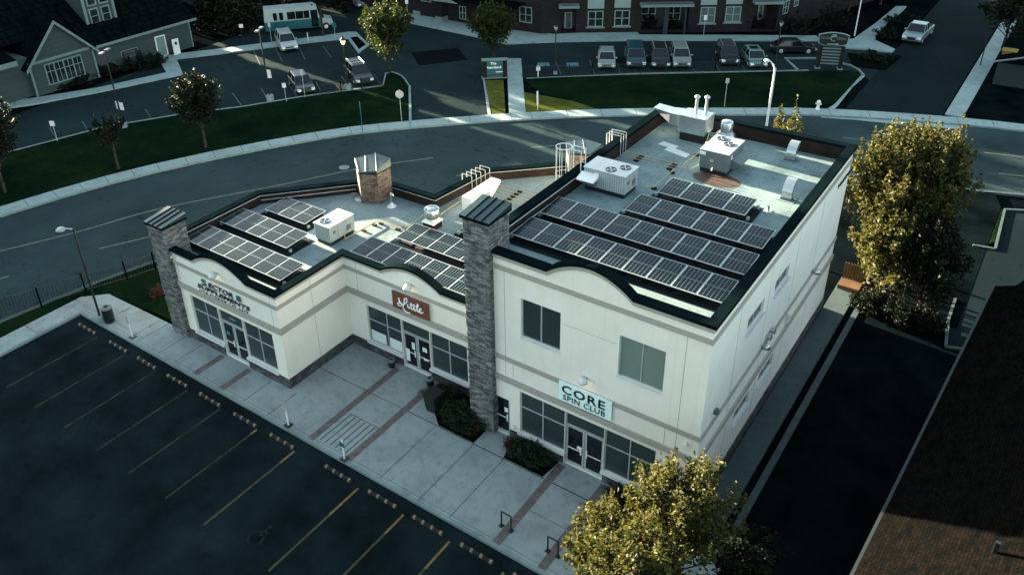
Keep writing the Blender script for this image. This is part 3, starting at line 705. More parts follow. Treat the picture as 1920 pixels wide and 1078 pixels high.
humpcap(cap, [(a, z + .003) for a, z in h1], SF, .12, -.11, .31); humpcap(cap, [(a, z + .063) for a, z in h2], S2F, .12, -.11, .31)
cap.build('parapet_cap', 'cap', BLD)
humpbody(h1, SF, .26); humpbody(h2, S2F, .26)
tr = MB()
T1_ = [(-28.15, S2F), (-28.15, SF), (-36.4, SF)]; T2_ = [(-18.87, S2F), (-28.15, S2F)]
for z0, z1, pr in ((4.84, 5.04, .06), (3.38, 3.72, .09)):
    band(tr, [(-18.87, S2F), (-28.15, S2F), (-28.15, SF), (-36.4, SF)], s1 * .02, -s1 * pr, z0, z1)
for g in ([(-18.87, S2F), (-21.64, S2F)], [(-25.46, S2F), (-28.15, S2F), (-28.15, SF), (-30.19, SF)], [(-34.36, SF), (-36.4, SF)]): band(tr, g, s1 * .02, -s1 * .05, ST - .17, ST)
humpcap(tr, [(a, z - .19) for a, z in h1], SF, .19, -.05, .02); humpcap(tr, [(a, z - .13) for a, z in h2], S2F, .19, -.05, .02)
tr.build('trim_band', 'taupe', BLD)
for pl in ([(-24.47, S2F), (-28.15, S2F), (-28.15, SF), (-31.19, SF)], [(-33.14, SF), (-36.4, SF)], [(-18.87, S2F), (-22.56, S2F)]):
    mb = MB(); band(mb, pl, s1 * .02, -s1 * .07, 0, .56); mb.build('stone_base', 'basestone', BLD)
gr = MB()
for x in (-35.9, -28.6): W1.bx(gr, x - .009, x + .009, 3.72, 5.45, -.004, .01)
for x in (-27.3, -19.6): W2.bx(gr, x - .009, x + .009, 3.72, 5.4, -.004, .01)
for y in (23.2,): W1R.bx(gr, y - .009, y + .009, .56, 5.4, -.004, .01)
gr.split_build('control_joint', 'groove', BLD)
W1.window(-35.42, -33.15, .7, 3.08, (-34.28,), (2.14,), sill=.13); W1.window(-31.17, -28.9, .7, 3.08, (-30.03,), (2.1,), sill=.13)
W1.window(-33.12, -31.2, 2.3, 3.08, (), (), name='transom_window'); W1.door(-33.09, -32.17, 2.28, glass='darkglass'); W1.door(-32.14, -31.23, 2.28, hinge=1)
W2.window(-26.85, -24.47, .66, 2.98, (-25.52,), (2.05,), sill=.12); W2.window(-22.55, -20.2, .66, 2.98, (-21.38,), (2.05,), sill=.12)
W2.window(-24.45, -22.58, 2.22, 2.98, (), (), name='transom_window'); W2.door(-24.42, -23.53, 2.2); W2.door(-23.5, -22.61, 2.2, hinge=1)
# rooms behind the shop windows
def room(x0, x1, y0, y1, z0, z1, light=None):
    mb = MB(); mb.add([(x0, y0, z0), (x1, y0, z0), (x1, y1, z0), (x0, y1, z0)], [(0, 1, 2, 3)]); mb.mtl(1)
    mb.add([(x0, y0, z0), (x0, y1, z0), (x0, y1, z1), (x0, y0, z1)], [(0, 1, 2, 3)]).add([(x1, y0, z0), (x1, y1, z0), (x1, y1, z1), (x1, y0, z1)], [(0, 1, 2, 3)])
    mb.add([(x0, y1, z0), (x1, y1, z0), (x1, y1, z1), (x0, y1, z1)], [(0, 1, 2, 3)]).add([(x0, y0, z1), (x1, y0, z1), (x1, y1, z1), (x0, y1, z1)], [(0, 1, 2, 3)])
    return mb.build('interior_room', ['roomfloor', 'room'], BLD)
room(-35.6, -28.7, SF + .2, 24.6, .01, 3.2); room(-27.2, -19.2, S2F + .2, 29.5, .01, 3.15); room(-17.9, -9.2, BF + .2, 28.6, .01, 3.2); room(-16.8, -13.6, BF + .2, 27.5, 5.4, 8.4)
mb = MB(); mb.box(-15.75, BF + .7, 5.42, -15.1, BF + 1.2, 8.35); mb.build('interior_column', 'white', BLD)
# -- stone towers
def tower(x0, y0, x1, y1, z0, z1, mt, seams=3, rise=.22):
    mb = MB().box(x0, y0, z0, x1, y1, z1); rnd = random.Random(int(x0 * 10))
    # quoin stones stand a little proud along every upright edge
    z = z0
    while z < z1 - .12:
        h = rnd.uniform(.06, .12)
        for cx, cy, sx_, sy_ in ((x0, y0, 1, 1), (x1, y0, -1, 1), (x1, y1, -1, -1), (x0, y1, 1, -1)):
            if rnd.random() < .6:
                a = rnd.uniform(.1, .3); b = rnd.uniform(.1, .3); p = rnd.uniform(.012, .03)
                mb.box(cx - sx_ * p, cy - sy_ * p, z + .004, cx + sx_ * a, cy + sy_ * b, z + h - .004)
        z += h
    t = mb.build('stone_tower', mt, BLD)
    c = MB(); o = .1
    c.box(x0 - o, y0 - o, z1 + .002, x1 + o, y1 + o, z1 + .13)
    c.mtl(1); b = [(x0 - o, y0 - o), (x1 + o, y0 - o), (x1 + o, y1 + o), (x0 - o, y1 + o)]
    c.hexa([(*p, z1 + .132) for p in b], [(b[0][0], b[0][1], z1 + .15), (b[1][0], b[1][1], z1 + .15), (b[2][0], b[2][1], z1 + .15 + rise), (b[3][0], b[3][1], z1 + .15 + rise)])
    c.mtl(0)
    for i in range(seams):
        x = x0 + (x1 - x0) * (i + .7) / (seams + .4)
        c.hexa([(x - .02, y0 - o, z1 + .15), (x + .02, y0 - o, z1 + .15), (x + .02, y1 + o, z1 + .15 + rise), (x - .02, y1 + o, z1 + .15 + rise)],
               [(x - .012, y0 - o, z1 + .2), (x + .012, y0 - o, z1 + .2), (x + .012, y1 + o, z1 + .2 + rise), (x - .012, y1 + o, z1 + .2 + rise)])
    c.build('tower_cap', ['cap', 'capteal'], t)
tower(-18.86, 24.0, -17.55, 25.5, 0, 11.35, 'stone')
tower(-37.45, 20.72, -36.15, 22.1, 0, 6.95, 'stone')
def pentower(pts, z0, z1, tilt, seams):
    t = MB().prism(pts, z0, z1).build('stone_tower', 'brownstone', BLD)
    c = MB(); C = Vector((sum(p[0] for p in pts) / len(pts), sum(p[1] for p in pts) / len(pts)))
    ring = [tuple(C + (Vector(p) - C) * 1.04) for p in pts]
    ymin = min(p[1] for p in ring); zz = [z1 + .1 + (p[1] - ymin) * tilt for p in ring]; n = len(ring)
    c.mtl(0); c.prism(ring, z1 + .002, z1 + .06)
    c.mtl(1); c.add([(*p, z1 + .062) for p in ring] + [(p[0], p[1], z) for p, z in zip(ring, zz)], [(i, (i + 1) % n, (i + 1) % n + n, i + n) for i in range(n)] + [tuple(range(n, 2 * n))])
    c.mtl(2)
    for a, b in seams:
        a = Vector(ring[0]).lerp(Vector(ring[1]), a); b2 = Vector(ring[4]).lerp(Vector(ring[3]), b) if b <= 1 else Vector(ring[3])
        za = z1 + .13 + (a.y - ymin) * tilt; zb = z1 + .13 + (b2.y - ymin) * tilt
        c.tube((a.x, a.y, za), (b2.x, b2.y, zb), .014, n=4)
    c.build('tower_cap', ['cap', 'capteal', 'galv'], t)
CH1 = [(-32.1, 31.25), (-31.15, 31.75), (-31.15, 32.95), (-32.3, 33.0), (-33.2, 32.15)]
pentower(CH1, 0, 6.95, .28, ((.02, .02), (.4, .5), (.98, .98)))
CH2 = [(-23.5, 40.7), (-22.3, 41.1), (-22.2, 42.5), (-23.3, 42.6), (-24.3, 41.8)]
pentower(CH2, 0, 6.7, .1, ((.3, .4), (.8, .8)))
# conduit strips clipped on the parapets
mb = MB()
inn = miter(OUT, sgn * 1.08); inn2 = miter(OUT, sgn * 1.12)
mb = MB(); mb.path([(p[0], p[1], ST - .06) for p in inn[4:-1]], .022); mb.build('conduit', 'alu', BLD)
mb = MB(); mb.path([(p[0], p[1], ST - .34) for p in inn2[5:7]], .022); mb.build('conduit', 'alu', BLD)
mb = MB(); mb.path([(BL + .33, 26, BT - .05), (BL + .33, 33.2, BT - .05), (BL + .33, 33.6, BT + .17), (BL - .15, 33.7, BT + .2)], .025); mb.build('conduit', 'alu', BLD)
mb = MB(); mb.path([(BL + .36, 25.9, BT - .4), (BL + .36, 29.8, BT - .4), (BL + .9, 30.0, BRF + .1), (-17.3, 30.4, BRF + .1)], .025); mb.build('conduit', 'alu', BLD)
mb = MB(); mb.path([(BR - .33, 25, BT - .15), (BR - .33, 38, BT - .15)], .02); mb.build('conduit', 'alu', BLD)

# ---- signs
def sign(name, label, loc): return thing(name, loc, label, 'sign')
sg = sign('shop_sign', 'pale aqua board reading CORE SPIN CLUB in black letters, on the tall block front', (-12.88, BF - .1, 3.68))
MB().box(-14.15, BF - .12, 3.68, -11.6, BF - .09 + .02, 4.70 + .02).build('board', 'aqua', sg)
put_text('letters', 'CORE', .62, 2.1, (-12.95, BF - .125, 4.15), (1, 0, 0), 'black', sg, .012, bold=.012, spacing=1.15)
put_text('letters', 'SPIN CLUB', .40, 2.05, (-12.9, BF - .125, 3.79), (1, 0, 0), 'black', sg, .012, bold=.004, spacing=1.1)
sg = sign('shop_sign', 'brown wooden board with white script reading Little, above the recessed shop front', (-23.55, S2F - .1, 3.78))
MB().box(-24.72, S2F - .17, 3.78, -22.37, S2F - .1, 4.75).build('board', 'wood', sg)
lt = MB()
def stroke(pts, r=.035):
    P = smooth(pts, 5)
    for a, b in zip(P[:-1], P[1:]): lt.tube((-24.33 + a[0], S2F - .235, 3.9 + a[1]), (-24.33 + b[0], S2F - .235, 3.9 + b[1]), r, n=6)
stroke([(.12, .62), (.16, .42), (.32, .28), (.16, .16), (.02, .22), (.1, .34), (.4, .34), (.62, .55), (.66, .76), (.52, .72), (.46, .45), (.38, .1), (.56, -.06), (.8, -.04)])
stroke([(.68, .46), (.7, .3), (.78, .26), (.86, .36)]); stroke([(.72, .6), (.73, .6)], .04)
stroke([(.93, .62), (.91, .32), (.99, .26), (1.07, .36)]); stroke([(.82, .5), (1.2, .5)], .025)
stroke([(1.12, .62), (1.1, .32), (1.18, .26), (1.26, .38)])
stroke([(1.26, .38), (1.38, .6), (1.34, .7), (1.28, .5), (1.32, .28), (1.4, .28)])
stroke([(1.4, .32), (1.56, .42), (1.54, .5), (1.45, .46), (1.45, .3), (1.55, .25), (1.7, .36)])
lt.build('letters', 'letterwhite', sg)
sg = sign('shop_sign', 'teal and dark raised letters reading SECTOR 8 SUPPLEMENTS over LIVE STRONG PAY LESS', (-32.3, SF - .05, 3.75))
put_text('letters', 'S', .54, .42, (-33.74, SF - .05, 4.28), (1, 0, 0), 'letterteal', sg, .012, bold=.006)
put_text('letters', 'ECTOR', .42, 1.95, (-32.42, SF - .05, 4.32), (1, 0, 0), 'letterdark', sg, .012, bold=.008, shear=.2)
put_text('letters', '8', .50, .40, (-31.0, SF - .05, 4.30), (1, 0, 0), 'letterteal', sg, .012, bold=.006)
put_text('letters', 'SUPPLEMENTS', .36, 4.15, (-32.3, SF - .05, 3.98), (1, 0, 0), 'letterdark', sg, .012, bold=.006, shear=.2)
put_text('letters', 'LIVE STRONG PAY LESS', .12, 3.8, (-32.35, SF - .05, 3.80), (1, 0, 0), 'letterdark', sg, .02, spacing=1.6)
sg = sign('wall_sign', 'small run of dark raised letters high on the side wall near the rear corner', (BR + .05, 42.2, 8.5))
mb = MB(); y = 40.9; rn = random.Random(3)
for k in range(16):
    if k in (1, 10): y += .12; continue
    hh = .2 if k not in (4, 7) else .15
    mb.box(BR + .01, y, 8.52, BR + .05, y + .045, 8.52 + hh); mb.box(BR + .01, y + .045, 8.52 + (0 if k % 3 else hh - .05), BR + .05, y + .13, 8.57 + (0 if k % 3 else hh - .05)); mb.box(BR + .01, y + .09, 8.575, BR + .05, y + .13, 8.52 + hh * .7); y += .175
mb.build('letters', 'black', sg)
# small things on glass
def sheet(W, a0, a1, z0, z1, label, mt='paper', name='poster', d=.055, cat='poster'):
    mb = MB(); W.bx(mb, a0, a1, z0, z1, d, d + .006); return tag(mb.build(name, mt), label, cat)
sheet(W2, -26.7, -25.65, .78, 1.42, 'white menu sheet taped in the left pane beside the Little shop doors')
sheet(W2, -25.4, -24.55, .78, 1.42, 'white menu sheet in the pane next to the Little shop doors')
sheet(W2, -23.86, -23.66, 1.3, 1.75, 'small white notice on the left leaf of the Little shop doors', name='notice', cat='notice')
sheet(W2, -24.3, -24.05, .4, 1.2, 'tall white notice low on the left leaf of the Little shop doors', name='notice', cat='notice')
sheet(W2, -23.15, -22.85, 1.45, 1.72, 'white notice high on the right leaf of the Little shop doors', name='notice', cat='notice')
sheet(W2, -23.1, -22.82, .9, 1.05, 'short white sticker low on the right leaf of the Little shop doors', name='notice', cat='notice')
sheet(WF, -17.15, -16.95, 1.35, 1.62, 'small notice on the single door beside the stone tower', name='notice', cat='notice')
sheet(WF, -13.25, -13.0, 1.1, 1.3, 'small notice on the left leaf of the spin club doors', name='notice', cat='notice')
sheet(W1, -32.8, -32.55, 1.5, 1.72, 'blue notice on the left leaf of the supplement shop doors', 'blue', name='notice', cat='notice')
o = thing('open_sign', (-32.2, SF + .1, 2.6), 'small dim sign reading OPEN in the glass above the supplement shop doors', 'sign'); put_text('letters', 'OPEN', .2, .5, (-32.15, SF + .1, 2.6), (1, 0, 0), 'alu', o, .004)
o = tag(MB().add([(-30.75, SF + .25, .95), (-30.1, SF + .25, .95), (-30.4, SF + .3, 1.75), (-30.3, SF + .22, .95)], [(0, 1, 2), (1, 3, 2)]).box(-30.75, SF + .22, .9, -30.1, SF + .3, .96).build('display_stand', 'white'), 'white pointed display stand behind the right supplement shop window, left pane', 'display')
mb = MB(); rn = random.Random(5)
for k in range(9): mb.tube((-29.75 + k * .085, SF + .28 + rn.random() * .1, .78), (-29.75 + k * .085 + rn.uniform(-.05, .05), SF + .3, .95 + rn.random() * .65), .028, .02, n=6)
tag(mb.build('product_display', 'white'), 'cluster of white tubs and cards behind the right supplement shop window, right pane', 'display')
def stool(x, y, lab):
    t = thing('stool', (x, y, 0), lab, 'stool', 'aqua stools inside the Little shop')
    MB().box(x - .17, y - .17, .62, x + .17, y + .17, .66).build('seat', 'aqua', t)
    for a, b in ((-1, -1), (1, -1), (1, 1), (-1, 1)): MB().tube((x + a * .2, y + b * .2, .02), (x + a * .13, y + b * .13, .62), .018).build('leg', 'aqua', t)
stool(-21.8, S2F + .7, 'aqua stool in the left pane right of the Little shop doors'); stool(-20.75, S2F + .6, 'aqua stool in the right pane right of the Little shop doors')
t = thing('cafe_table', (-21.1, S2F + 1.2, 0), 'small round table behind the window right of the Little shop doors', 'table')
MB().lathe((-21.1, S2F + 1.2, 0), [(0, .98), (.42, .98), (.42, 1.02), (0, 1.02)]).build('tabletop', 'white', t); MB().tube((-21.1, S2F + 1.2, .02), (-21.1, S2F + 1.2, .98), .03).build('leg', 'alu', t)
# ---- wall lamps
def walllamp(x, y, z, ax, lab, r=.22):
    t = thing('wall_lamp', (x, y, z), lab, 'wall lamp')
    mb = MB(); mb.lathe((x, y, z), [(0, .2), (r * .55, .17), (r * .9, .06), (r, -.04), (r * .96, -.04), (r * .85, .05), (0, .15)], 16)
    mb.build('lamp_shade', 'sill' if r > .2 else 'galv', t)
    MB().lathe((x, y, z - .03), [(0, -.04), (r * .3, -.03), (r * .3, .03), (0, .04)], 10).build('bulb', 'bulb' if r > .2 else 'bulb2', t)
    nx = MB(); 
    if ax == 'y': nx.box(x - .06, y, z - .02, x + .06, y + r + .02, z + .08)
    else: nx.box(x - r - .02, y - .06, z - .02, x, y + .06, z + .08)
    nx.build('bracket', 'alu', t)
walllamp(-12.92, BF - .26, 5.3, 'y', 'white dome lamp above the CORE SPIN CLUB board')
walllamp(-23.55, S2F - .26, 5.38, 'y', 'white dome lamp above the brown Little board')
walllamp(-32.5, SF - .26, 5.42, 'y', 'white dome lamp above the SECTOR 8 letters')
walllamp(BR + .22, 31.25, 4.72, 'x', 'small dome lamp on the side wall beside two round vents', .19)
walllamp(BR + .22, 38.7, 4.72, 'x', 'small dome lamp on the side wall toward the rear', .19)
for x, y, z, l in ((BR + .08, 31.75, 4.95, 'round metal vent on the side wall, nearer the front corner of two'), (BR + .08, 32.25, 5.0, 'round metal vent on the side wall, farther from the front corner of two')):
    tag(MB().tube((BR + .001, y, z), (BR + .2, y, z), .11, .13, n=12).tube((BR + .2, y, z), (BR + .24, y, z), .15, n=12).build('wall_vent', 'galv'), l, 'vent', 'round vents on the side wall')
tag(MB().box(BR + .001, 34.9, 3.75, BR + .12, 35.2, 4.3).box(BR + .12, 34.94, 3.85, BR + .13, 35.16, 4.2).build('meter_box', 'white', bevel=.01), 'pale meter box on the side wall between the two trim bands', 'meter box')
tag(MB().box(BR + .001, 25.55, 4.95, BR + .14, 25.8, 5.15).box(BR + .14, 25.58, 4.98, BR + .2, 25.77, 5.08).build('flood_lamp', 'unitdark', bevel=.01), 'small grey flood lamp on the side wall at the front corner', 'flood lamp')
def camera_dome(x, y, z, lab): tag(MB().lathe((x, y, z), [(0, .06), (.05, .06), (.07, 0), (.06, -.05), (.03, -.08), (0, -.09)], 12).tube((x, y, z + .05), (x, y + .1, z + .05), .03).build('security_camera', 'white'), lab, 'camera')
camera_dome(-8.3, BF - .1, 4.12, 'small white security camera at the right end of the tall front wall'); camera_dome(-36.1, SF - .1, 5.25, 'small white security camera beside the left stone tower')
camera_dome(-16.55, BF - .12, .78, 'small round fitting low beside the single door by the stone tower')
#==BUILDING_END==
# ================================================================== SOLAR ROWS
PW, PD = 1.09, 1.70
def panel_mesh(dz):
    mb = MB(); w2, d = PW - .02, PD; e = .03
    def pt(x, t, h=0): return (x, t * d, -dz * t + h)                 # t 0 front (raised) .. 1 rear
    mb.mtl(0); mb.hexa([pt(0, 0, -.035), pt(w2, 0, -.035), pt(w2, 1, -.035), pt(0, 1, -.035)], [pt(0, 0), pt(w2, 0), pt(w2, 1), pt(0, 1)])
    mb.mtl(1); mb.add([pt(e, e / d, .003), pt(w2 - e, e / d, .003), pt(w2 - e, 1 - e / d, .003), pt(e, 1 - e / d, .003)], [(0, 1, 2, 3)])
    mb.mtl(2)
    for i in range(1, 6):
        x = e + (w2 - 2 * e) * i / 6
        for a, b in ((.03, .485), (.515, .97)): mb.add([pt(x - .0075, a, .005), pt(x + .0075, a, .005), pt(x + .0075, b, .005), pt(x - .0075, b, .005)], [(0, 1, 2, 3)])
    mb.add([pt(e, .492, .005), pt(w2 - e, .492, .005), pt(w2 - e, .508, .005), pt(e, .508, .005)], [(0, 1, 2, 3)])
    return mb
def solar_row(x0, y0, n, rz, lab, proto=[]):
    t = thing('solar_array', (x0, y0, rz), lab, 'solar panels', 'rows of solar panels on the roof')
    for i in range(n):
        if not proto: p = panel_mesh(-.08).build('panel', ['solarframe', 'solarcell', 'solarline'], t, local=True); proto.append(p)
        else: p = proto[0].copy(); COL.objects.link(p); p.parent = t
        p.location = (i * PW, 0, .36)
    L = n * PW
    MB().box(-.35, -.25 if 'nearest' in lab or 'arch' in lab else -.58, .0015, L + .3, PD + .08, .006).build('shade_sheet', 'roofshade', t, local=True)  # dark sheet added as painted shade under and between rows
    f = MB()
    for q in (.12, .88): f.box(0, PD * q - .02, .36 + .08 * q - .085, L - .02, PD * q + .02, .36 + .08 * q - .038)
    f.build('rail', 'alu', t, local=True)
    k = 0
    for i in range(n):
        MB().box(i * PW + .12, .1, .007, i * PW + PW - .14, PD - .1, .05).build('shade_tray', 'rubber', t, local=True)  # black trays added to darken the gap beneath the panels
    for s in (0, 1):
        for q in (.1, .88):
            g = MB().box((L + .03) if s else -.2, PD * q - .08, .06, (L + .15) if s else -.03, PD * q + .08, .22); g.build('ballast_block', 'unit', t, local=True, bevel=.01)
    return t
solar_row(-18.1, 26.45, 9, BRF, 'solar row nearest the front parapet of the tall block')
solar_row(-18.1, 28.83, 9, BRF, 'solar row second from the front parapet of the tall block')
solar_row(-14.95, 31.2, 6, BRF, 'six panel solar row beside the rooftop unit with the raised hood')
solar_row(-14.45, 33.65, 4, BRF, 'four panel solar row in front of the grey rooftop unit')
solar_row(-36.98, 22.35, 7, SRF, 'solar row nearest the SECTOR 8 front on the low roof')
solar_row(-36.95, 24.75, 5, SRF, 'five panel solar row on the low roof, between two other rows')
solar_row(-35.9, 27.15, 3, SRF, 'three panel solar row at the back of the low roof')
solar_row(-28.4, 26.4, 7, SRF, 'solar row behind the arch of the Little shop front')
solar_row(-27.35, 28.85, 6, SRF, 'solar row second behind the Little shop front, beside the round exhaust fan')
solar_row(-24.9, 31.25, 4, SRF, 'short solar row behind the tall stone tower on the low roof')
# ================================================================== ROOFTOP EQUIPMENT
def fan(t, x, y, z, r):
    g = MB(); g.mtl(0).tube((x, y, z - .02), (x, y, z + .035), r, n=24, cap=False).lathe((x, y, z + .004), [(r * .98, 0), (0, 0)], 24); g.build('fan_opening', 'black', t)
    g = MB()
    for k in range(4):
        a = k * math.pi / 2 + .4; g.hexa([(x, y, z + .01)] * 2 + [(x + math.cos(a + .5) * r * .9, y + math.sin(a + .5) * r * .9, z + .008), (x + math.cos(a) * r * .9, y + math.sin(a) * r * .9, z + .008)],
                                         [(x, y, z + .02)] * 2 + [(x + math.cos(a + .5) * r * .9, y + math.sin(a + .5) * r * .9, z + .012), (x + math.cos(a) * r * .9, y + math.sin(a) * r * .9, z + .03)])
    for k in range(3): g.lathe((x, y, z + .035), [(r * (.35 + .3 * k), 0), (r * (.37 + .3 * k), 0)], 20)
    g.build('fan_guard', 'galv', t)
def unit(x0, y0, x1, y1, z0, z1, lab, fans, body='unit', hood=None, ribs=True):
    t = thing('rooftop_unit', ((x0 + x1) / 2, (y0 + y1) / 2, z0 - .2), lab, 'rooftop unit')
    MB().box(x0, y0, z0, x1, y1, z1 - .04).build('casing', body, t, bevel=.012)
    MB().box(x0 - .03, y0 - .03, z1 - .04, x1 + .03, y1 + .03, z1).build('top_panel', 'toplit' if body == 'unit' else 'unit', t, bevel=.01)
    MB().box(x0 + .06, y0 + .06, z0 - .24, x1 - .06, y1 - .06, z0 - .002).build('kerb_base', 'black', t)
    for fx, fy, fr in fans: fan(t, fx, fy, z1 + .002, fr)
    if ribs:
        g = MB(); n = int((x1 - x0) / .12)
        for i in range(n): g.box(x0 + .06 + i * .12, y0 - .008, z0 + .08, x0 + .09 + i * .12, y0 - .001, z1 - .12)
        g.build('louvre', 'alu', t)
    g = MB(); n = 3
    for i in range(1, n): y = y0 + (y1 - y0) * i / n; g.box(x1 + .0005, y - .008, z0 + .05, x1 + .006, y + .008, z1 - .08)
    g.box(x1 + .001, y0 + .25, z0 + .45, x1 + .02, y0 + .45, z0 + .6).box(x1 + .001, y1 - .6, z0 + .2, x1 + .03, y1 - .3, z0 + .5)
    g.build('access_panel', 'unitdark', t)
    return t
# low roof unit
u = unit(-31.15, 26.55, -30.0, 28.45, 5.25, 6.2, 'pale rooftop unit with one round fan on the low roof', [(-30.72, 26.98, .3)])
# tall roof units
u = unit(-17.95, 32.65, -15.7, 34.05, 9.5, 10.48, 'white rooftop unit with two fans and a raised front hood', [(-16.65, 33.0, .27), (-16.15, 33.55, .27)])
g = MB(); g.hexa([(-18.05, 32.05, 9.98), (-17.1, 32.05, 9.98), (-17.1, 32.64, 10.02), (-18.05, 32.64, 10.02)], [(-18.05, 32.05, 10.02), (-17.1, 32.05, 10.02), (-17.1, 32.64, 10.22), (-18.05, 32.64, 10.22)])
g.build('hood', 'white', u)
g = MB(); g.hexa([(-17.95, 32.5, 9.62), (-17.2, 32.5, 9.62), (-17.2, 32.64, 9.62), (-17.95, 32.64, 9.62)], [(-18.0, 32.12, 9.97), (-17.15, 32.12, 9.97), (-17.15, 32.64, 9.97), (-18.0, 32.64, 9.97)]); g.build('hood_throat', 'unitdark', u)
MB().box(-17.35, 32.635, 10.18, -17.15, 32.644, 10.3).build('rating_plate', 'paper', u)
u = unit(-14.0, 37.6, -12.5, 39.75, 9.5, 10.5, 'grey rooftop unit with twin fans at its rear and a side hood', [(-13.55, 39.35, .27), (-12.98, 38.85, .27)], body='unitdark', ribs=False)
g = MB(); g.hexa([(-12.49, 38.1, 9.55), (-12.3, 38.1, 9.55), (-12.3, 39.6, 9.55), (-12.49, 39.6, 9.55)], [(-12.49, 38.1, 10.05), (-11.95, 38.1, 9.85), (-11.95, 39.6, 9.85), (-12.49, 39.6, 10.05)]); g.build('hood', 'unitdark', u)
MB().box(-13.98, 37.585, 10.22, -13.7, 37.598, 10.4).box(-12.49, 37.95, 10.1, -12.475, 38.1, 10.3).build('rating_plate', 'paper', u)
MB().box(-13.45, 37.585, 9.92, -13.25, 37.598, 10.06).build('warning_label', 'yellow', u)
MB().path([(-13.25, 37.59, 9.62), (-13.25, 37.5, 9.62), (-13.25, 37.48, 9.5)], .035).build('drain_pipe', 'white', u)
# make-up air unit with stacked ducts
u = thing('air_handler', (-16, 41.3, BRF), 'stepped galvanised air handler with two flue pipes at the rear left of the tall roof', 'air handler')
MB().box(-16.6, 40.75, 9.75, -15.05, 42.0, 10.72).build('casing', 'galv', u, bevel=.01)
MB().box(-17.25, 40.95, 9.95, -16.602, 41.95, 10.62).build('duct_box', 'galv', u, bevel=.01)
g = MB(); g.hexa([(-17.95, 41.2, 10.35), (-17.252, 41.0, 10.0), (-17.252, 41.9, 10.0), (-17.95, 41.8, 10.35)], [(-18.3, 41.1, 10.66), (-17.252, 41.0, 10.6), (-17.252, 41.9, 10.6), (-18.3, 41.9, 10.66)]); g.build('intake_hood', 'galv', u)
MB().box(-16.5, 40.85, BRF + .001, -15.15, 41.9, 9.748).build('kerb_base', 'black', u)
for px_, h in ((1305, .85), (1323.5, .82)):
    P = gz(px_, 212, 10.72); MB().tube((P.x, P.y, 10.72), (P.x, P.y, 10.72 + h), .085, n=12).lathe((P.x, P.y, 10.72 + h), [(.09, 0), (.15, .03), (.16, .1), (.1, .17), (0, .2)], 12).build('flue_pipe', 'galv', u)
# mushroom exhaust
t = thing('exhaust_fan', (-14.3, 42.1, BRF), 'round galvanised mushroom exhaust fan near the rear parapet of the tall roof', 'exhaust fan')
MB().lathe((-14.3, 42.05, BRF), [(0, 1.15), (.3, 1.13), (.33, 1.08), (.33, .55)], 20).build('motor_cover', 'galv', t)
MB().lathe((-14.3, 42.05, BRF), [(.33, .56), (.42, .5), (.55, .34), (.57, .26), (.5, .2), (.3, .2)], 24).build('cowl', 'galv', t)
MB().box(-14.65, 41.7, BRF + .001, -13.95, 42.4, BRF + .2).build('kerb_base', 'black', t)
# upblast fan on the low roof
t = thing('exhaust_fan', (-26.75, 31.3, SRF), 'drum shaped galvanised exhaust fan on a square white base, low roof', 'exhaust fan')
cx, cy = -26.75, 31.3
MB().box(cx - .38, cy - .38, SRF + .001, cx + .38, cy + .38, SRF + .42).build('kerb_base', 'inner', t)
MB().hexa([(cx - .45, cy - .45, SRF + .422), (cx + .45, cy - .45, SRF + .422), (cx + .45, cy + .45, SRF + .422), (cx - .45, cy + .45, SRF + .422)], [(cx - .28, cy - .28, SRF + .6), (cx + .28, cy - .28, SRF + .6), (cx + .28, cy + .28, SRF + .6), (cx - .28, cy + .28, SRF + .6)]).build('base_cap', 'white', t)
MB().lathe((cx, cy, SRF), [(.25, .58), (.4, .66), (.43, .74), (.43, 1.2), (.41, 1.22), (.37, 1.18), (.37, .8), (.2, .78), (0, .78)], 28).build('wind_band', 'galv', t)
MB().lathe((cx, cy, SRF), [(.27, .85), (.27, 1.14), (.2, 1.2), (0, 1.22)], 24).build('motor_cover', 'galv', t)
# duct on the low roof
t = thing('roof_duct', (-25.8, 34.5, SRF), 'long white rectangular duct with a tapered far end beside the pipe hoops', 'duct')
g = MB(); x0, x1 = -26.15, -25.5; prof = [(33.3, 5.4), (33.3, 6.25), (36.25, 6.25), (36.25, 6.1), (35.3, 5.45)]
g.add([(x0, a, b) for a, b in prof] + [(x1, a, b) for a, b in prof], [(0, 1, 2, 3, 4), (9, 8, 7, 6, 5)] + [(i, (i + 1) % 5 + 0, (i + 1) % 5 + 5, i + 5) for i in range(5)]); g.build('casing', 'white', t)
MB().box(-26.0, 33.5, SRF + .001, -25.6, 35.0, 5.39).build('kerb_base', 'black', t)
MB().box(-25.498, 34.4, 5.65, -25.42, 35.1, 5.95).box(-25.498, 34.05, 5.6, -25.4, 34.2, 5.85).build('access_panel', 'unit', t)
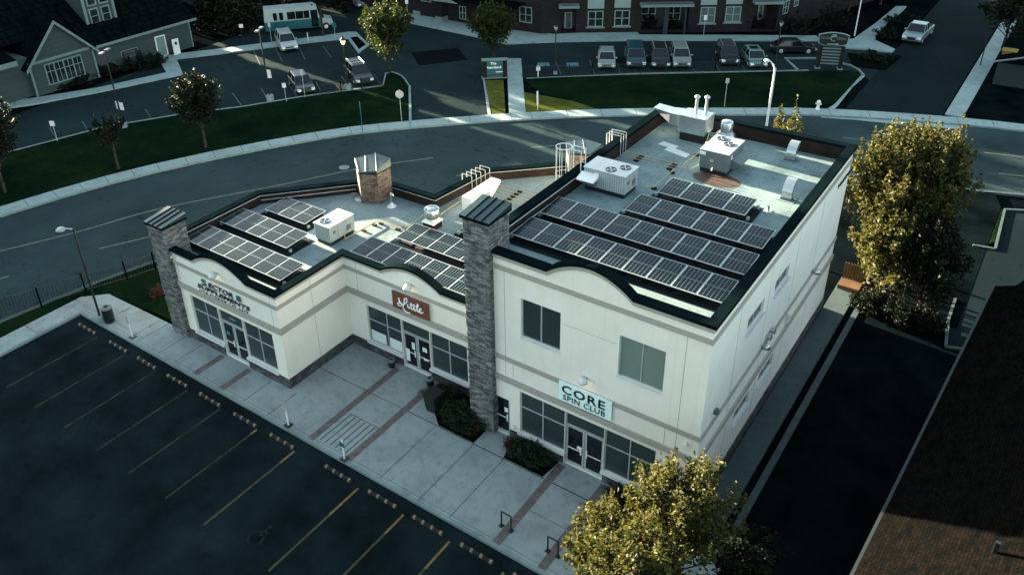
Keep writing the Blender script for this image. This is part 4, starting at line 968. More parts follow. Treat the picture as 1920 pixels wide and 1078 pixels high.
# curved hoods
def gooseneck(x, y, z, lab):
    t = thing('vent_hood', (x, y, z), lab, 'vent hood', 'curved vent hoods on the tall roof'); g = MB(); n = 9
    prof = [(y - .0, z + .1)] + [(y + .0 + .62 - .62 * math.cos(R_(a)), z + .32 + .62 * math.sin(R_(a))) for a in range(0, 106, 12)]
    inn_ = [(y + .3, z + .1)] + [(y + .62 - .32 * math.cos(R_(a)), z + .32 + .32 * math.sin(R_(a))) for a in range(0, 106, 12)]
    for i in range(len(prof) - 1):
        a, b, c, d = prof[i], prof[i + 1], inn_[i + 1], inn_[i]
        g.hexa([(x - .24, a[0], a[1]), (x + .24, a[0], a[1]), (x + .24, d[0], d[1]), (x - .24, d[0], d[1])], [(x - .24, b[0], b[1]), (x + .24, b[0], b[1]), (x + .24, c[0], c[1]), (x - .24, c[0], c[1])])
    g.build('duct', 'galv', t); MB().box(x - .42, y - .15, z + .001, x + .42, y + .5, z + .02).mtl(1).box(x - .27, y - .03, z + .021, x + .27, y + .33, z + .12).build('flashing', ['roofS', 'unitdark'], t)
P = gz(1480, 303, BRF); gooseneck(P.x, P.y, BRF, 'curved galvanised vent hood nearest the rear parapet')
P = gz(1473, 376, BRF); gooseneck(P.x, P.y, BRF, 'curved galvanised vent hood beside the four panel solar row')
P = gz(1440, 396, BRF); tag(MB().tube((P.x, P.y, BRF + .001), (P.x, P.y, BRF + .02), .2, n=16).tube((P.x, P.y, BRF), (P.x, P.y, BRF + .3), .06, n=10).build('vent_pipe', 'alu'), 'short white vent pipe on the tall roof past the panel row end', 'vent pipe')
t = thing('gooseneck_pipe', (-30.3, 31.8, SRF), 'thin hooked vent pipe on a white cone, low roof', 'vent pipe'); P = gz(734.5, 387, SRF)
MB().lathe((P.x, P.y, SRF), [(.3, .005), (.14, .01), (.1, .2), (.05, .24)], 14).build('flashing', 'white', t)
MB().path([(P.x, P.y, SRF + .2), (P.x, P.y, SRF + .72), (P.x - .05, P.y, SRF + .84), (P.x - .0, P.y, SRF + .88), (P.x + .14, P.y, SRF + .86), (P.x + .2, P.y, SRF + .72)], .045, 8).build('pipe', 'galv', t)
for (a, b), lab in (((690, 375), 'white cone flashing in front of the brown stone tower'), ((676, 373), 'round grey cover plate in front of the brown stone tower'), ((663, 359), 'flat grey roof cover beside the brown stone tower')):
    P = gz(a, b, SRF); w_ = 'cone' in lab
    tag(MB().lathe((P.x, P.y, SRF), [(.36, .004), (.34, .02)] + ([(.14, .03), (.12, .18), (0, .2)] if w_ else [(.15, .06), (0, .06)]), 16).build('roof_flashing', 'white' if w_ else 'alu'), lab, 'flashing')
# gas pipes
def pipe(pts, lab, r=.03, mt='yellow', blocks=(), z=None):
    t = thing('gas_pipe', pts[0], lab, 'pipe'); MB().path(pts, r).build('pipe', mt, t)
    for x, y, zz in blocks: MB().box(x - .13, y - .09, zz + .002, x + .13, y + .09, zz + .09).build('support_block', 'rubber', t)
    return t
zz = SRF + .16
pts = [gz(*q, zz) for q in ((645, 440), (647.5, 448), (670, 435), (707.5, 414), (757, 430), (797, 401))]
pts[0].z = SRF + .5
bl = [(*gz(*q, SRF + .05)[:2], SRF) for q in ((682, 432), (702, 421.5), (714.5, 419), (746, 430), (758, 428))]
pipe(pts, 'yellow gas line bent in an L across the low roof to the single fan unit', .028, blocks=bl)
hz = ST + .42
for i in range(5):
    y = 36.05 + i * .38; xo = -27.85 + i * .06
    pipe([(xo - .35 + .0, y, ST - .1), (xo - .35, y, hz), (xo + .38, y, hz), (xo + .38, y, SRF + .14), (xo + .6, y, SRF + .12)], 'white pipe hoop over the low parapet, number %d counted from the camera side of five' % (i + 1) if 0 else ['white pipe hoop over the low parapet, nearest the camera', 'second white pipe hoop over the low parapet from the camera', 'middle white pipe hoop over the low parapet', 'fourth white pipe hoop over the low parapet from the camera', 'farthest white pipe hoop over the low parapet'][i], .02, 'alu')
    pipe([(xo + .62, y, SRF + .12), (BL - .1, y, SRF + .12)], ['yellow line across the low roof, nearest the white duct', 'second yellow line across the low roof from the white duct', 'middle yellow line of five across the low roof', 'fourth yellow line across the low roof from the white duct', 'yellow line across the low roof, nearest the ladder'][i], .018, 'yellow', [(-25.0, y, SRF)])
y = 35.7
pipe([(-27.2, 35.6, SRF + .14), (-27.2, 33.6, SRF + .14), (-27.1, 32.2, SRF + .14)], 'yellow line running along the inside of the low parapet', .028)
hz = BT + .5
for i in range(3):
    y = 36.95 + i * .3; xo = -18.75
    pipe([(xo - .25, y, BT - .3), (xo - .25, y, hz), (xo + .6, y, hz), (xo + .6, y, BRF + .14), (xo + .8, y, BRF + .13)], ['pipe hoop over the tall parapet, nearest the camera of three', 'middle pipe hoop of three over the tall parapet', 'farthest pipe hoop of three over the tall parapet'][i], .02, 'alu')
    pipe([(xo + .82, y, BRF + .13), (-14.9, y, BRF + .13)], ['yellow line across the tall roof, nearest the camera of three', 'middle yellow line of three across the tall roof', 'farthest yellow line of three across the tall roof'][i], .018, 'yellow', [(-17.2, y, BRF), (-15.3, y, BRF)])
pipe([(-15.0, 36.9, BRF + .14), (-15.0, 34.4, BRF + .14), (-15.4, 34.2, BRF + .14)], 'yellow branch line to the white unit with the raised hood', .03, blocks=[(-15.0, 34.5, BRF), (-15.0, 36.6, BRF)])
pipe([(-14.88, 37.25, BRF + .14), (-14.3, 37.3, BRF + .14), (-14.02, 37.75, BRF + .3)], 'short yellow branch line to the grey rooftop unit', .03)
pipe([(-14.85, 37.6, BRF + .14), (-14.75, 40.2, BRF + .14), (-14.95, 41.2, BRF + .6)], 'yellow branch line to the stepped air handler', .03, blocks=[(-14.8, 39.3, BRF)])
tag(MB().prism([(-16.6, 39.1), (-15.2, 38.75), (-15.15, 39.25), (-16.5, 39.65)], BRF + .001, BRF + .008).build('roof_patch', 'sill'), 'pale repair patch in the roof membrane near the air handler', 'roof patch')
tag(MB().prism([(-17.2, 39.6), (-16.2, 39.4), (-16.1, 39.9), (-17.1, 40.1)], BRF + .001, BRF + .006).build('roof_patch', 'sill'), 'pale repair patch at the left of the other membrane patch', 'roof patch')
M['rust'] = mat('rusty_pond_stain', (.060, .040, .030), .6, var=.5, scale=1.5)
g = MB(); P = gz(1340, 336, BRF); g.lathe((P.x + .1, P.y, BRF + .0015), [(1.25, 0), (0, .001)], 24); o = g.build('pond_stain', 'rust', BLD); 
for v in o.data.vertices: v.co.y = (v.co.y + BLD.location.y - P.y) * .62 + P.y - BLD.location.y
# roof ladder with cage
t = thing('roof_ladder', (-19.1, 37, SRF), 'white caged ladder climbing from the low roof to the tall roof', 'ladder')
lx, ly = -18.75, 36.2
g = MB()
TOPC = gz(1058, 276, 11.05); cx, cy = TOPC.x, TOPC.y
for s_ in (-.23, .23): g.tube((cx + .42, cy + s_, SRF + .02), (cx + .42, cy + s_, 11.15), .03, n=6)
z = SRF + .3
while z < 10.0: g.tube((cx + .42, cy - .23, z), (cx + .42, cy + .23, z), .016, n=5); z += .3
g.build('ladder_rails', 'white', t)
g = MB()
for zz in (8.2, 9.6, 11.08):
    pts = [(cx + .42 * math.cos(R_(a)), cy + .40 * math.sin(R_(a)), zz) for a in range(0, 361, 24)]; g.path(pts, .022 if zz > 11 else .014, 5)
for a in (60, 105, 150, 195, 240, 285): g.tube((cx + .42 * math.cos(R_(a)), cy + .4 * math.sin(R_(a)), 7.6), (cx + .42 * math.cos(R_(a)), cy + .4 * math.sin(R_(a)), 11.08), .013, n=5)
g.build('cage', 'white', t)
g = MB()
for s_ in (-.23, .23): g.path([(cx + .42, cy + s_, 11.15), (cx + 1.1, cy + s_, 11.15), (cx + 1.1, cy + s_, 10.1)], .022, 5)
g.build('handrail', 'white', t)
# ================================================================== FRONT LOT THINGS
E2 = []
ws = [(-42.82, -41.08), (-39.81, -38.05), (-37.21, -35.46), (-34.54, -32.83), (-31.92, -30.15), (-29.24, -27.50), (-26.60, -24.86), (-22.97, -21.14), (-20.27, -18.49), (-17.75, -15.91), (-15.20, -13.37), (-12.6, -10.8)]
ordn = ['leftmost', 'second from left', 'third from left', 'fourth from left', 'fifth from left', 'sixth from left', 'seventh from left', 'eighth from left', 'ninth from left', 'tenth from left', 'eleventh from left', 'rightmost']
proto = None
for (a, b), od in zip(ws, ordn):
    lab = 'black and yellow wheel stop, %s in the row along the front kerb' % od
    if proto is None:
        t = thing('wheel_stop', ((a + b) / 2, 18.12, Z0 - .01), lab, 'wheel stop', 'wheel stops along the front kerb')
        MB().hexa([(-.88, -.08, 0), (.88, -.08, 0), (.88, .08, 0), (-.88, .08, 0)], [(-.86, -.045, .11), (.86, -.045, .11), (.86, .045, .11), (-.86, .045, .11)]).build('bar', 'rubber', t, local=True)
        g = MB()
        for x in (-.78, -.3, .18, .66): g.hexa([(x, -.083, .004), (x + .12, -.083, .004), (x + .12, .083, .004), (x, .083, .004)], [(x, -.048, .115), (x + .12, -.048, .115), (x + .12, .048, .115), (x, .048, .115)])
        g.split_build('reflector', 'amber', t, local=True); proto = t
    else:
        t = copy_tree(proto); t.location = ((a + b) / 2, 18.12, Z0 - .01); t['label'] = lab
        t.rotation_euler.z = random.uniform(-.02, .02)
# white marker posts with small signs
for (bx_, by_), lab, teal in (((249, 632), 'white marker post by the kerb in front of the left stone tower', 0), ((541, 797), 'white marker post by the kerb near the corner of the low wing', 0), ((646, 860), 'white marker post with a teal band beside the grooved ramp', 1)):
    P = gz(bx_, by_); t = thing('marker_post', P, lab, 'post', 'white marker posts along the kerb'); x, y = P.x, P.y
    MB().tube((x, y, .03), (x, y, 1.15), .045, n=10).build('post', 'white', t); MB().box(x - .17, y - .17, .001, x + .17, y + .17, .035).build('base_plate', 'black', t)
    g = MB().hexa([(x - .13, y - .06, .95), (x + .13, y - .06, .95), (x + .13, y - .05, .95), (x - .13, y - .05, .95)], [(x - .1, y - .06, 1.42), (x + .1, y - .06, 1.5), (x + .1, y - .05, 1.5), (x - .1, y - .05, 1.42)]) if not teal else MB().box(x - .15, y - .06, .8, x + .15, y - .05, 1.05)
    g.build('sign_plate', 'teal' if teal else 'alu', t)
for x, lab in ((-13.93, 'black bicycle hoop on the pavement, farther from the golden tree'), (-11.66, 'black bicycle hoop on the pavement, nearest the golden tree')):
    t = thing('bike_rack', (x, 19.75, 0), lab, 'bike rack', 'black bicycle hoops'); MB().path([(x - .24, 19.75, .02), (x - .24, 19.75, .85), (x + .24, 19.75, .85), (x + .24, 19.75, .02)], .035, 8).build('hoop', 'black', t)
    for s_ in (-.24, .24): MB().box(x + s_ - .1, 19.65, .001, x + s_ + .1, 19.85, .02).build('foot_plate', 'black', t)
def bin_(x, y, r, h, lab, mt='black', name='trash_can'):
    t = thing(name, (x, y, 0), lab, 'bin' if name == 'trash_can' else 'planter'); MB().lathe((x, y, 0), [(r * .85, .001), (r * .95, .05), (r, h * .9), (r, h)], 18).build('body', mt, t)
    MB().lathe((x, y, 0), [(r * 1.03, h - .04), (r * 1.03, h + .03), (r * .5, h + .1), (r * .45, h + .02)], 18).build('lid', 'unitdark', t); return t
bin_(-41.35, 19.2, .31, .95, 'black ribbed litter bin beside the lamp post base')
bin_(-24.95, S2F - .45, .2, .42, 'small black planter left of the Little shop doors', name='planter')
bin_(-22.3, S2F - .5, .2, .42, 'small black planter right of the Little shop doors', name='planter')
t = thing('trash_can', (-21.0, 23.75, 0), 'large dark bin standing at the shrub bed before the tall tower', 'bin'); MB().hexa([(-21.28, 23.5, .02), (-20.72, 23.5, .02), (-20.72, 24.1, .02), (-21.28, 24.1, .02)], [(-21.35, 23.4, 1.0), (-20.65, 23.4, 1.0), (-20.65, 24.2, 1.0), (-21.35, 24.2, 1.0)]).build('body', 'black', t, bevel=.03); MB().box(-21.38, 23.37, 1.0, -20.62, 24.23, 1.06).build('lid', 'rubber', t, bevel=.02)
tag(MB().lathe((-22.25, 24.35, 0), [(.2, .0), (.19, .1), (.12, .19), (0, .22)], 8).build('rock', 'stone'), 'grey rock at the edge of the bed by the Little shop', 'rock')
# ================================================================== LAMPS, POSTS
def lot_lamp(base, h, heads, lab, conc=True, plates=0, mt='black'):
    t = thing('street_lamp', base, lab, 'street lamp'); x, y = base[0], base[1]
    if conc: MB().lathe((x, y, -.02), [(.36, 0), (.36, .5), (.3, .55), (0, .55)], 16).build('base', 'kerb', t)
    MB().tube((x, y, .5 if conc else 0), (x, y, h), .085, .06, n=10).build('pole', mt, t)
    for dx, dy in heads:
        g = MB(); g.obox((x + dx * .55, y + dy * .55), (dx, dy), .62, .34, h - .02, h + .12); g.build('lamp_head', 'unitdark', t, bevel=.04)
        MB().obox((x + dx * .18, y + dy * .18), (dx, dy), .3, .06, h, h + .06).build('arm', mt, t)
    if plates:
        for s_ in (1, -1)[:plates]: MB().obox((x + s_ * .27, y + .11), (1, .3), .4, .03, 1.6 if plates == 2 else 2.2, 2.3 if plates == 2 else 3.0).build('sign_plate', 'white', t)
    return t
B = (-42.05, 19.05); H = gY(127, 424, 19.05).z
t = thing('street_lamp', (*B, 0), 'black lamp post with round flat head at the left front corner of the lot', 'street lamp')
MB().lathe((*B, 0), [(.36, .0), (.36, .2), (.3, .24), (0, .24)], 16).build('base', 'kerb', t); MB().tube((*B, .2), (*B, H), .07, .05, n=10).build('pole', 'black', t)
MB().tube((*B, H - .05), (B[0] - .35, B[1] - .25, H + .02), .035, n=8).build('arm', 'alu', t); MB().lathe((B[0] - .55, B[1] - .4, H - .06), [(0, .14), (.18, .1), (.27, 0), (.2, -.06), (0, -.08)], 16).build('lamp_head', 'unit', t)
P = gz(507, 188); lot_lamp((P.x, P.y, 0), gp(482, 57, P, Vector((.6, -.8, 0)).normalized()).z, ((-.5, .85), (.5, -.85)), 'black twin head lot lamp with a white plate, beside the green lawn', plates=1)
P = gz(653, 168); t = lot_lamp((P.x, P.y, 0), 5.4, (), 'black lantern lamp on a concrete base beside the parked black vehicle with roof rails')
x, y = P.x, P.y; h = gY(641, 78, y).z
MB().tube((x, y, 5.3), (x, y, h - .3), .06, n=8).build('pole', 'black', t); MB().lathe((x, y, h - .3), [(.1, 0), (.16, .05), (.24, .42), (0, .42)], 10).build('lantern', 'bulb2', t); MB().lathe((x, y, h + .1), [(.26, .03), (.3, .04), (.1, .28), (0, .3)], 10).build('lamp_cap', 'black', t)
P = gz(232, 238); lot_lamp((P.x, P.y, 0), gY(196, 98, P.y).z, ((-.5, .85), (.5, -.85)), 'black twin head lot lamp with two white plates, nearest the church', plates=2)
def lantern_lamp(bx_, by_, ty, lab, tx=None):
    P = gz(bx_, by_); x, y = P.x, P.y; h = gY(tx or bx_, ty, y).z
    t = thing('street_lamp', P, lab, 'street lamp'); MB().lathe((x, y, 0), [(.2, -.05), (.2, .25), (.1, .3), (0, .3)], 12).build('base', 'kerb', t)
    MB().tube((x, y, .2), (x, y, h - .5), .07, .055, n=8).build('pole', 'black', t); MB().lathe((x, y, h - .5), [(.08, 0), (.2, .3), (.2, .34), (0, .34)], 10).build('lantern', 'alu', t); MB().lathe((x, y, h - .16), [(.25, .0), (.1, .14), (0, .16)], 10).build('lamp_cap', 'black', t)
lantern_lamp(1041, 139, 48, 'black lantern lamp between the empty blue marked bays', 1042.5); lantern_lamp(1452, 133, 40, 'black lantern lamp right of the row of parked cars', 1464)
# white curved highway lamp
P = gz(1437, 237); x, y = P.x, P.y; T = gY(1447, 118, y); t = thing('street_lamp', P, 'tall white curved street lamp rising behind the tall block', 'street lamp')
hh = T.z; xs = [(x, y, 0), (x, y, hh * .5), (x + .02, y, hh * .75), (x - .0, y + .0, hh * .9), (x - .15, y, hh * .97), (x - .5, y, hh * 1.02)]
g = MB()
for i, (a, b) in enumerate(zip(xs[:-1], xs[1:])): g.tube(a, b, .11 - .012 * i, .11 - .012 * (i + 1), n=10)
g.build('pole', 'white', t); MB().lathe((x - .75, y, hh * 1.02 - .02), [(0, .12), (.2, .09), (.26, 0), (.18, -.07), (0, -.1)], 12).build('lamp_head', 'white', t)
# far off lamp right
def post_sign(base_px, top_px, lab, plates=(), mt='alu', r=.03, face=(.6, -.8)):
    P = gz(*base_px); top = gp(top_px[0], top_px[1], P, Vector((.58, -.81, 0))); h = max(top.z, .6)
    t = thing('sign_post', P, lab, 'sign post'); x, y = P.x, P.y
    MB().tube((x, y, -.1), (x, y, h), r, n=6).build('post', mt, t)
    f_ = Vector(face).normalized(); s_ = Vector((-f_.y, f_.x))
    for kind, w_, hh, zc, m_ in plates:
        if kind == 'oct':
            g = MB(); C = Vector((x, y)) + f_ * .05; pts = [(C.x + s_.x * w_ * math.cos(R_(22.5 + 45 * k)), C.y + s_.y * w_ * math.cos(R_(22.5 + 45 * k)), h - w_ + w_ * math.sin(R_(22.5 + 45 * k))) for k in range(8)]
            p2 = [(p[0] + f_.x * .01, p[1] + f_.y * .01, p[2]) for p in pts]; g.add(pts + p2, [tuple(range(8)), tuple(range(8, 16))] + [(i, (i + 1) % 8, (i + 1) % 8 + 8, i + 8) for i in range(8)]); g.build('sign_plate', m_, t)
        else:
            g = MB(); C = Vector((x, y)) + f_ * .05; g.obox(C, (s_.x, s_.y), w_, .012, h - zc - hh, h - zc); g.build('sign_plate', m_, t)
    return t
post_sign((753, 226), (751, 169), 'stop sign seen from its grey back at the corner of the drive', (('oct', .38, 0, 0, 'alu'),))
post_sign((680, 248), (675, 192), 'thin plain green stake in the lawn by the street walk', (), 'teal', .035)
post_sign((1008, 206), (1006, 171), 'white flat stake in the lit grass by the street walk', (('box', .16, 1.3, 0, 'white'),), 'white', .03, face=(.2, -.9))
post_sign((1358, 201), (1364, 147), 'small street sign on a thin grey post behind the tall block', (('box', .32, .45, 0, 'alu'),))
post_sign((108, 265), (97, 227), 'small white parking sign at the church lot edge, leftmost', (('box', .42, .45, 0, 'white'),))
post_sign((537, 190), (533, 156), 'small white parking sign beside the dark hatchback', (('box', .36, .45, 0, 'white'),))
post_sign((572, 182), (571, 131), 'tall thin sign post in front of the dark hatchback', (('box', .28, .55, 0, 'alu'),))
post_sign((510, 82), (502, 43), 'leaning white sign post behind the white vehicle', (('box', .3, .5, 0, 'alu'),))
post_sign((458, 84), (452, 46), 'white sign on a dark post among the conifers', (('box', .45, .4, 0, 'white'),), 'black')
post_sign((578, 77), (577, 62), 'short white post with a cone base by the bus', (('box', .1, .1, 0, 'white'),), 'white', .06)
post_sign((629, 72), (627, 43), 'teal sign on a post beside the bus', (('box', .5, .55, 0, 'teal'),), 'alu')
post_sign((1009, 143), (1009, 124), 'white notice box on a post by the lot fence', (('box', .4, .5, 0, 'white'),), 'white', .06)
post_sign((1319, 68), (1322, 29), 'small white sign on a thin post before the brick apartment block', (('box', .32, .55, 0, 'white'),))
post_sign((765, 40), (762, 0), 'white sign on a thin post beside the apartment entrance', (('box', .35, .5, 0, 'white'),))
# bollard on the lawn far right and hydrant
P = gz(1533, 205); t = thing('fire_hydrant', P, 'pale hydrant at the edge of the dark lawn by the street corner', 'hydrant'); x, y = P.x, P.y
MB().lathe((x, y, 0), [(.2, -.05), (.2, .05), (.13, .08), (.13, .6), (.18, .64), (.18, .7), (.1, .82), (0, .86)], 12).build('barrel', 'white', t); MB().tube((x - .24, y, .5), (x + .24, y, .5), .08, n=8).build('outlet', 'white', t)
# ================================================================== FENCES
def fence(pts, h, lab, step=.16, post=2.4, group=None, mt='black'):
    t = thing('metal_fence', (*pts[0], 0), lab, 'fence', group); g = MB()
    for a, b in zip(pts[:-1], pts[1:]):
        a = Vector(a); b = Vector(b); L = (b - a).length; n = max(1, round(L / post))
        for z in (.12, h - .1): g.tube((a.x, a.y, z), (b.x, b.y, z), .022, n=4)
        k = int(L / step)
        for i in range(k + 1):
            p = a.lerp(b, i / k); g.box(p.x - .009, p.y - .009, .05, p.x + .009, p.y + .009, h)
        for i in range(n + 1):
            p = a.lerp(b, i / n); MB().box(p.x - .035, p.y - .035, -.05, p.x + .035, p.y + .035, h + .06).build('post', mt, t)
    g.build('picket_panel', mt, t)
FP = [tuple(gz(*p)[:2]) for p in ((-60, 611), (0, 594), (78, 573.5), (161, 546.5), (239, 524), (292, 506))]
fence([FP[0]] + FP[1:] + [(-42.4, 28.5)], 1.25, 'long black picket fence along the street at the left of the lot')
fence([tuple(gz(*p)[:2]) for p in ((603, 179), (640, 171.5), (717, 161.5))], 1.1, 'low black picket fence before the parked vehicle with roof rails')
fence([tuple(gz(*p)[:2]) for p in ((980, 144.5), (1110, 140.5), (1340, 134.5), (1470, 131.5))], 1.1, 'black picket fence in front of the far row of parked cars', .2)
#==THINGS_END==
# ================================================================== VEHICLES
def paint(name, col, metal=.3, rough=.28): 
    if name not in M: M[name] = mat(name, col, rough, metal, var=.04, spec=.7)
    return name
def car(bumper, heading, lab, col, kind='suv', cat='car', rack=False, z=None, paintname=None):
    """bumper: pixel of the ground point below the middle of the front bumper; heading: 2d direction the nose points to"""
    z = Z0 if z is None else z
    hd = Vector(heading).normalized(); P = gz(*bumper, z)
    D = dict(suv=(4.6, 1.86, 1.70, .98, .78, -2.25, -2.0, .55, 1.15), van=(4.95, 1.95, 1.74, 1.0, .8, -2.42, -2.25, .95, 1.6), hatch=(4.25, 1.78, 1.48, .90, .72, -2.05, -1.55, .45, 1.2), sedan=(4.6, 1.82, 1.43, .88, .7, -1.95, -1.1, .35, 1.1), pickup=(5.7, 2.0, 1.85, 1.12, .95, -.6, -.35, 1.0, 1.6))[kind]
    L, W, H, belt, hood, cb0, cr0, cr1, cb1 = D; x1 = L / 2; x0 = -L / 2
    C = P - Vector((hd.x, hd.y, 0)) * x1
    t = thing('pickup_truck' if kind == 'pickup' else 'parked_car', C, lab, cat, 'parked vehicles', rz=math.atan2(hd.y, hd.x)); pm = paint(paintname or 'paint_%s' % cat + lab[:12], col)
    # body: side profile lofted across 5 lateral stations so the flanks are rounded
    prof = [(x0 + .02, .32), (x0, .55), (x0 + .06, belt - .08), (cb0 - .05, belt), (cb1 + .05, belt - .01), (x1 - .75, hood + .1), (x1 - .22, hood), (x1 - .03, hood - .2), (x1, .45), (x1 - .06, .26), (x0 + .2, .24)] if kind != 'pickup' else \
           [(x0 + .02, .45), (x0, .65), (x0 + .02, belt - .12), (cb0, belt - .06), (cb1 + .05, belt), (x1 - .5, belt - .08), (x1 - .12, belt - .18), (x1, .6), (x1 - .05, .36), (x0 + .2, .36)]
    st = [(-W / 2, .90, .04), (-W / 2 + .02, .985, 0), (-W / 2 + .16, 1, 0), (W / 2 - .16, 1, 0), (W / 2 - .02, .985, 0), (W / 2, .90, .04)]
    g = MB(); n = len(prof); vs = []
    for yy, k, dz in st:
        for a, b in prof: vs.append((a * (k if abs(yy) > W / 2 - .05 else 1) if abs(a) > x1 - .3 else a, yy, .6 + (b - .6) * (k if abs(yy) > W / 2 - .1 else 1)))
    fs = [tuple(range(n)), tuple(range((len(st) - 1) * n, len(st) * n))[::-1]]
    for s_ in range(len(st) - 1):
        for i in range(n): j = (i + 1) % n; fs.append((s_ * n + i, (s_ + 1) * n + i, (s_ + 1) * n + j, s_ * n + j))
    g.add(vs, fs); body = g.build('body', pm, t, local=True, bevel=.04)
    def frustum(a0, a1, z0, c0, c1, z1, w0, w1): return [(a0, -w0, z0), (a1, -w0, z0), (a1, w0, z0), (a0, w0, z0)], [(c0, -w1, z1), (c1, -w1, z1), (c1, w1, z1), (c0, w1, z1)]
    b, tp = frustum(cb0, cb1, belt - .02, cr0, cr1, H - .05, W / 2 - .08, W / 2 - .22)
    MB().hexa(b, tp).build('windows', 'darkglass', t, local=True)
    g = MB(); b2, t2 = frustum(cr0 - .02, cr1 + .04, H - .055, cr0 + .08, cr1 - .1, H, W / 2 - .2, W / 2 - .3); g.hexa(b2, t2)
    for q in (0, 1, 2, 3): g.tube(b[q], tp[q], .045, n=5)
    xm = (cb0 + cb1) / 2 - .05; g.tube((xm, -(W / 2 - .08), belt), ((cr0 + cr1) / 2, -(W / 2 - .22), H - .05), .035, n=5).tube((xm, (W / 2 - .08), belt), ((cr0 + cr1) / 2, (W / 2 - .22), H - .05), .035, n=5)
    rf = g.build('roof', pm, t, local=True, bevel=.02)
    if rack or kind in ('suv',): 
        g = MB()
        for s_ in (-1, 1): g.path([(cr0 + .1, s_ * (W / 2 - .3), H), (cr0 + .2, s_ * (W / 2 - .3), H + .07), (cr1 - .3, s_ * (W / 2 - .3), H + .07), (cr1 - .2, s_ * (W / 2 - .3), H)], .022, 5)
        if rack:
            for xx in (-.9, -.1): g.tube((xx, -(W / 2 - .3), H + .08), (xx, (W / 2 - .3), H + .08), .025, n=5)
        g.build('roof_rail', 'alu' if not rack else 'galv', t, local=True)
    elif lab.find('sunroof') >= 0: MB().box(cr0 + .5, -.4, H + .001, cr1 - .5, .4, H + .012).build('sunroof', 'darkglass', t, local=True)
    if kind == 'pickup':
        MB().box(x0 + .12, -W / 2 + .16, belt - .1, cb0 - .12, W / 2 - .16, belt + .004).build('truck_bed', 'rubber', t, local=True)
    for a in (x0 + .88, x1 - .88):
        for s_ in (-1, 1):
            ww = MB().tube((a, s_ * (W / 2 - .2), .35), (a, s_ * (W / 2 + .012), .35), .35, n=18).build('wheel', 'rubber', t, local=True)
            MB().tube((a, s_ * (W / 2 + .013), .35), (a, s_ * (W / 2 + .028), .35), .21, .18, n=12).build('rim', 'alu', ww, local=True)
    for s_ in (-1, 1):
        hl = MB().hexa([(x1 - .2, s_ * (W / 2 - .16) - .17, hood - .26), (x1 + .015, s_ * (W / 2 - .22) - .17, hood - .28), (x1 + .0, s_ * (W / 2 - .22) + .17, hood - .28), (x1 - .25, s_ * (W / 2 - .16) + .17, hood - .26)],
                       [(x1 - .2, s_ * (W / 2 - .16) - .17, hood - .04), (x1 - .02, s_ * (W / 2 - .22) - .17, hood - .1), (x1 - .06, s_ * (W / 2 - .22) + .17, hood - .1), (x1 - .25, s_ * (W / 2 - .16) + .17, hood - .04)]); hl.build('headlight', 'lens', t, local=True)
        MB().box(cb1 - .35, s_ * (W / 2 + .1) - .1, belt + .0, cb1 - .2, s_ * (W / 2 + .1) + .1, belt + .17).build('mirror', pm, t, local=True, bevel=.03)
    g = MB().box(x1 - .02, -.42, .5, x1 + .022, .42, hood - .14); g.build('grille', 'black', t, local=True)
    MB().box(x1 - .01, -W / 2 + .3, .3, x1 + .035, W / 2 - .3, .42).build('bumper', 'rubber', t, local=True)
    for s_ in (-1, 1): MB().box(x0 - .01, s_ * (W / 2 - .18) - .1, .7, x0 + .05, s_ * (W / 2 - .18) + .1, .92).build('tail_light', 'wood', t, local=True)
    MB().box(x0 - .012, -.26, .58, x0 + .0, .26, .7).build('number_plate', 'white', t, local=True)
    return t
HA = (.50, -.866)
car((1137, 133), (.48, -.877), 'silver rounded hatchback, first parked vehicle right of the empty blue bays', (.20, .23, .225), 'hatch', 'car')
car((1193, 131), (.5, -.866), 'dark teal minivan between the silver hatchback and a black vehicle', (.012, .05, .06), 'van', 'minivan')
car((1239, 132), (.5, -.866), 'black vehicle parked tight between the teal minivan and a pale off-roader', (.012, .014, .016), 'suv', 'car')
car((1279, 131), (.5, -.866), 'pale off-roader with roof rails and dark grille in the far row', (.17, .20, .195), 'suv', 'off-roader')
car((1369, 126), (.5, -.866), 'black off-roader alone in the middle of the far row', (.008, .01, .012), 'suv', 'off-roader')
car((1422, 131), (.55, -.835), 'pale teal estate car with a sunroof, rightmost of the far row', (.12, .19, .19), 'hatch', 'car')
car((1527, 98), (.86, .50), 'dark saloon seen side on behind the pillar sign', (.008, .01, .012), 'sedan', 'car')
car((576, 179), (.86, -.5), 'dark hatchback nearest the lawn in the church lot', (.010, .022, .022), 'hatch', 'car')
car((686, 162), (.86, -.5), 'black off-roader with a chrome roof rack by the leafy tree', (.010, .011, .012), 'suv', 'off-roader', rack=True)
car((545, 99), (.84, -.54), 'white off-roader parked nose out below the bus', (.26, .30, .30), 'suv', 'off-roader')
car((684, 16), (.9, -.44), 'pale hatchback half hidden at the top of the lot behind the leafy tree', (.17, .23, .23), 'hatch', 'car')
car((1706, 84), (-.05, -1), 'white pickup truck parked on the side road', (.16, .23, .235), 'pickup', 'pickup truck')
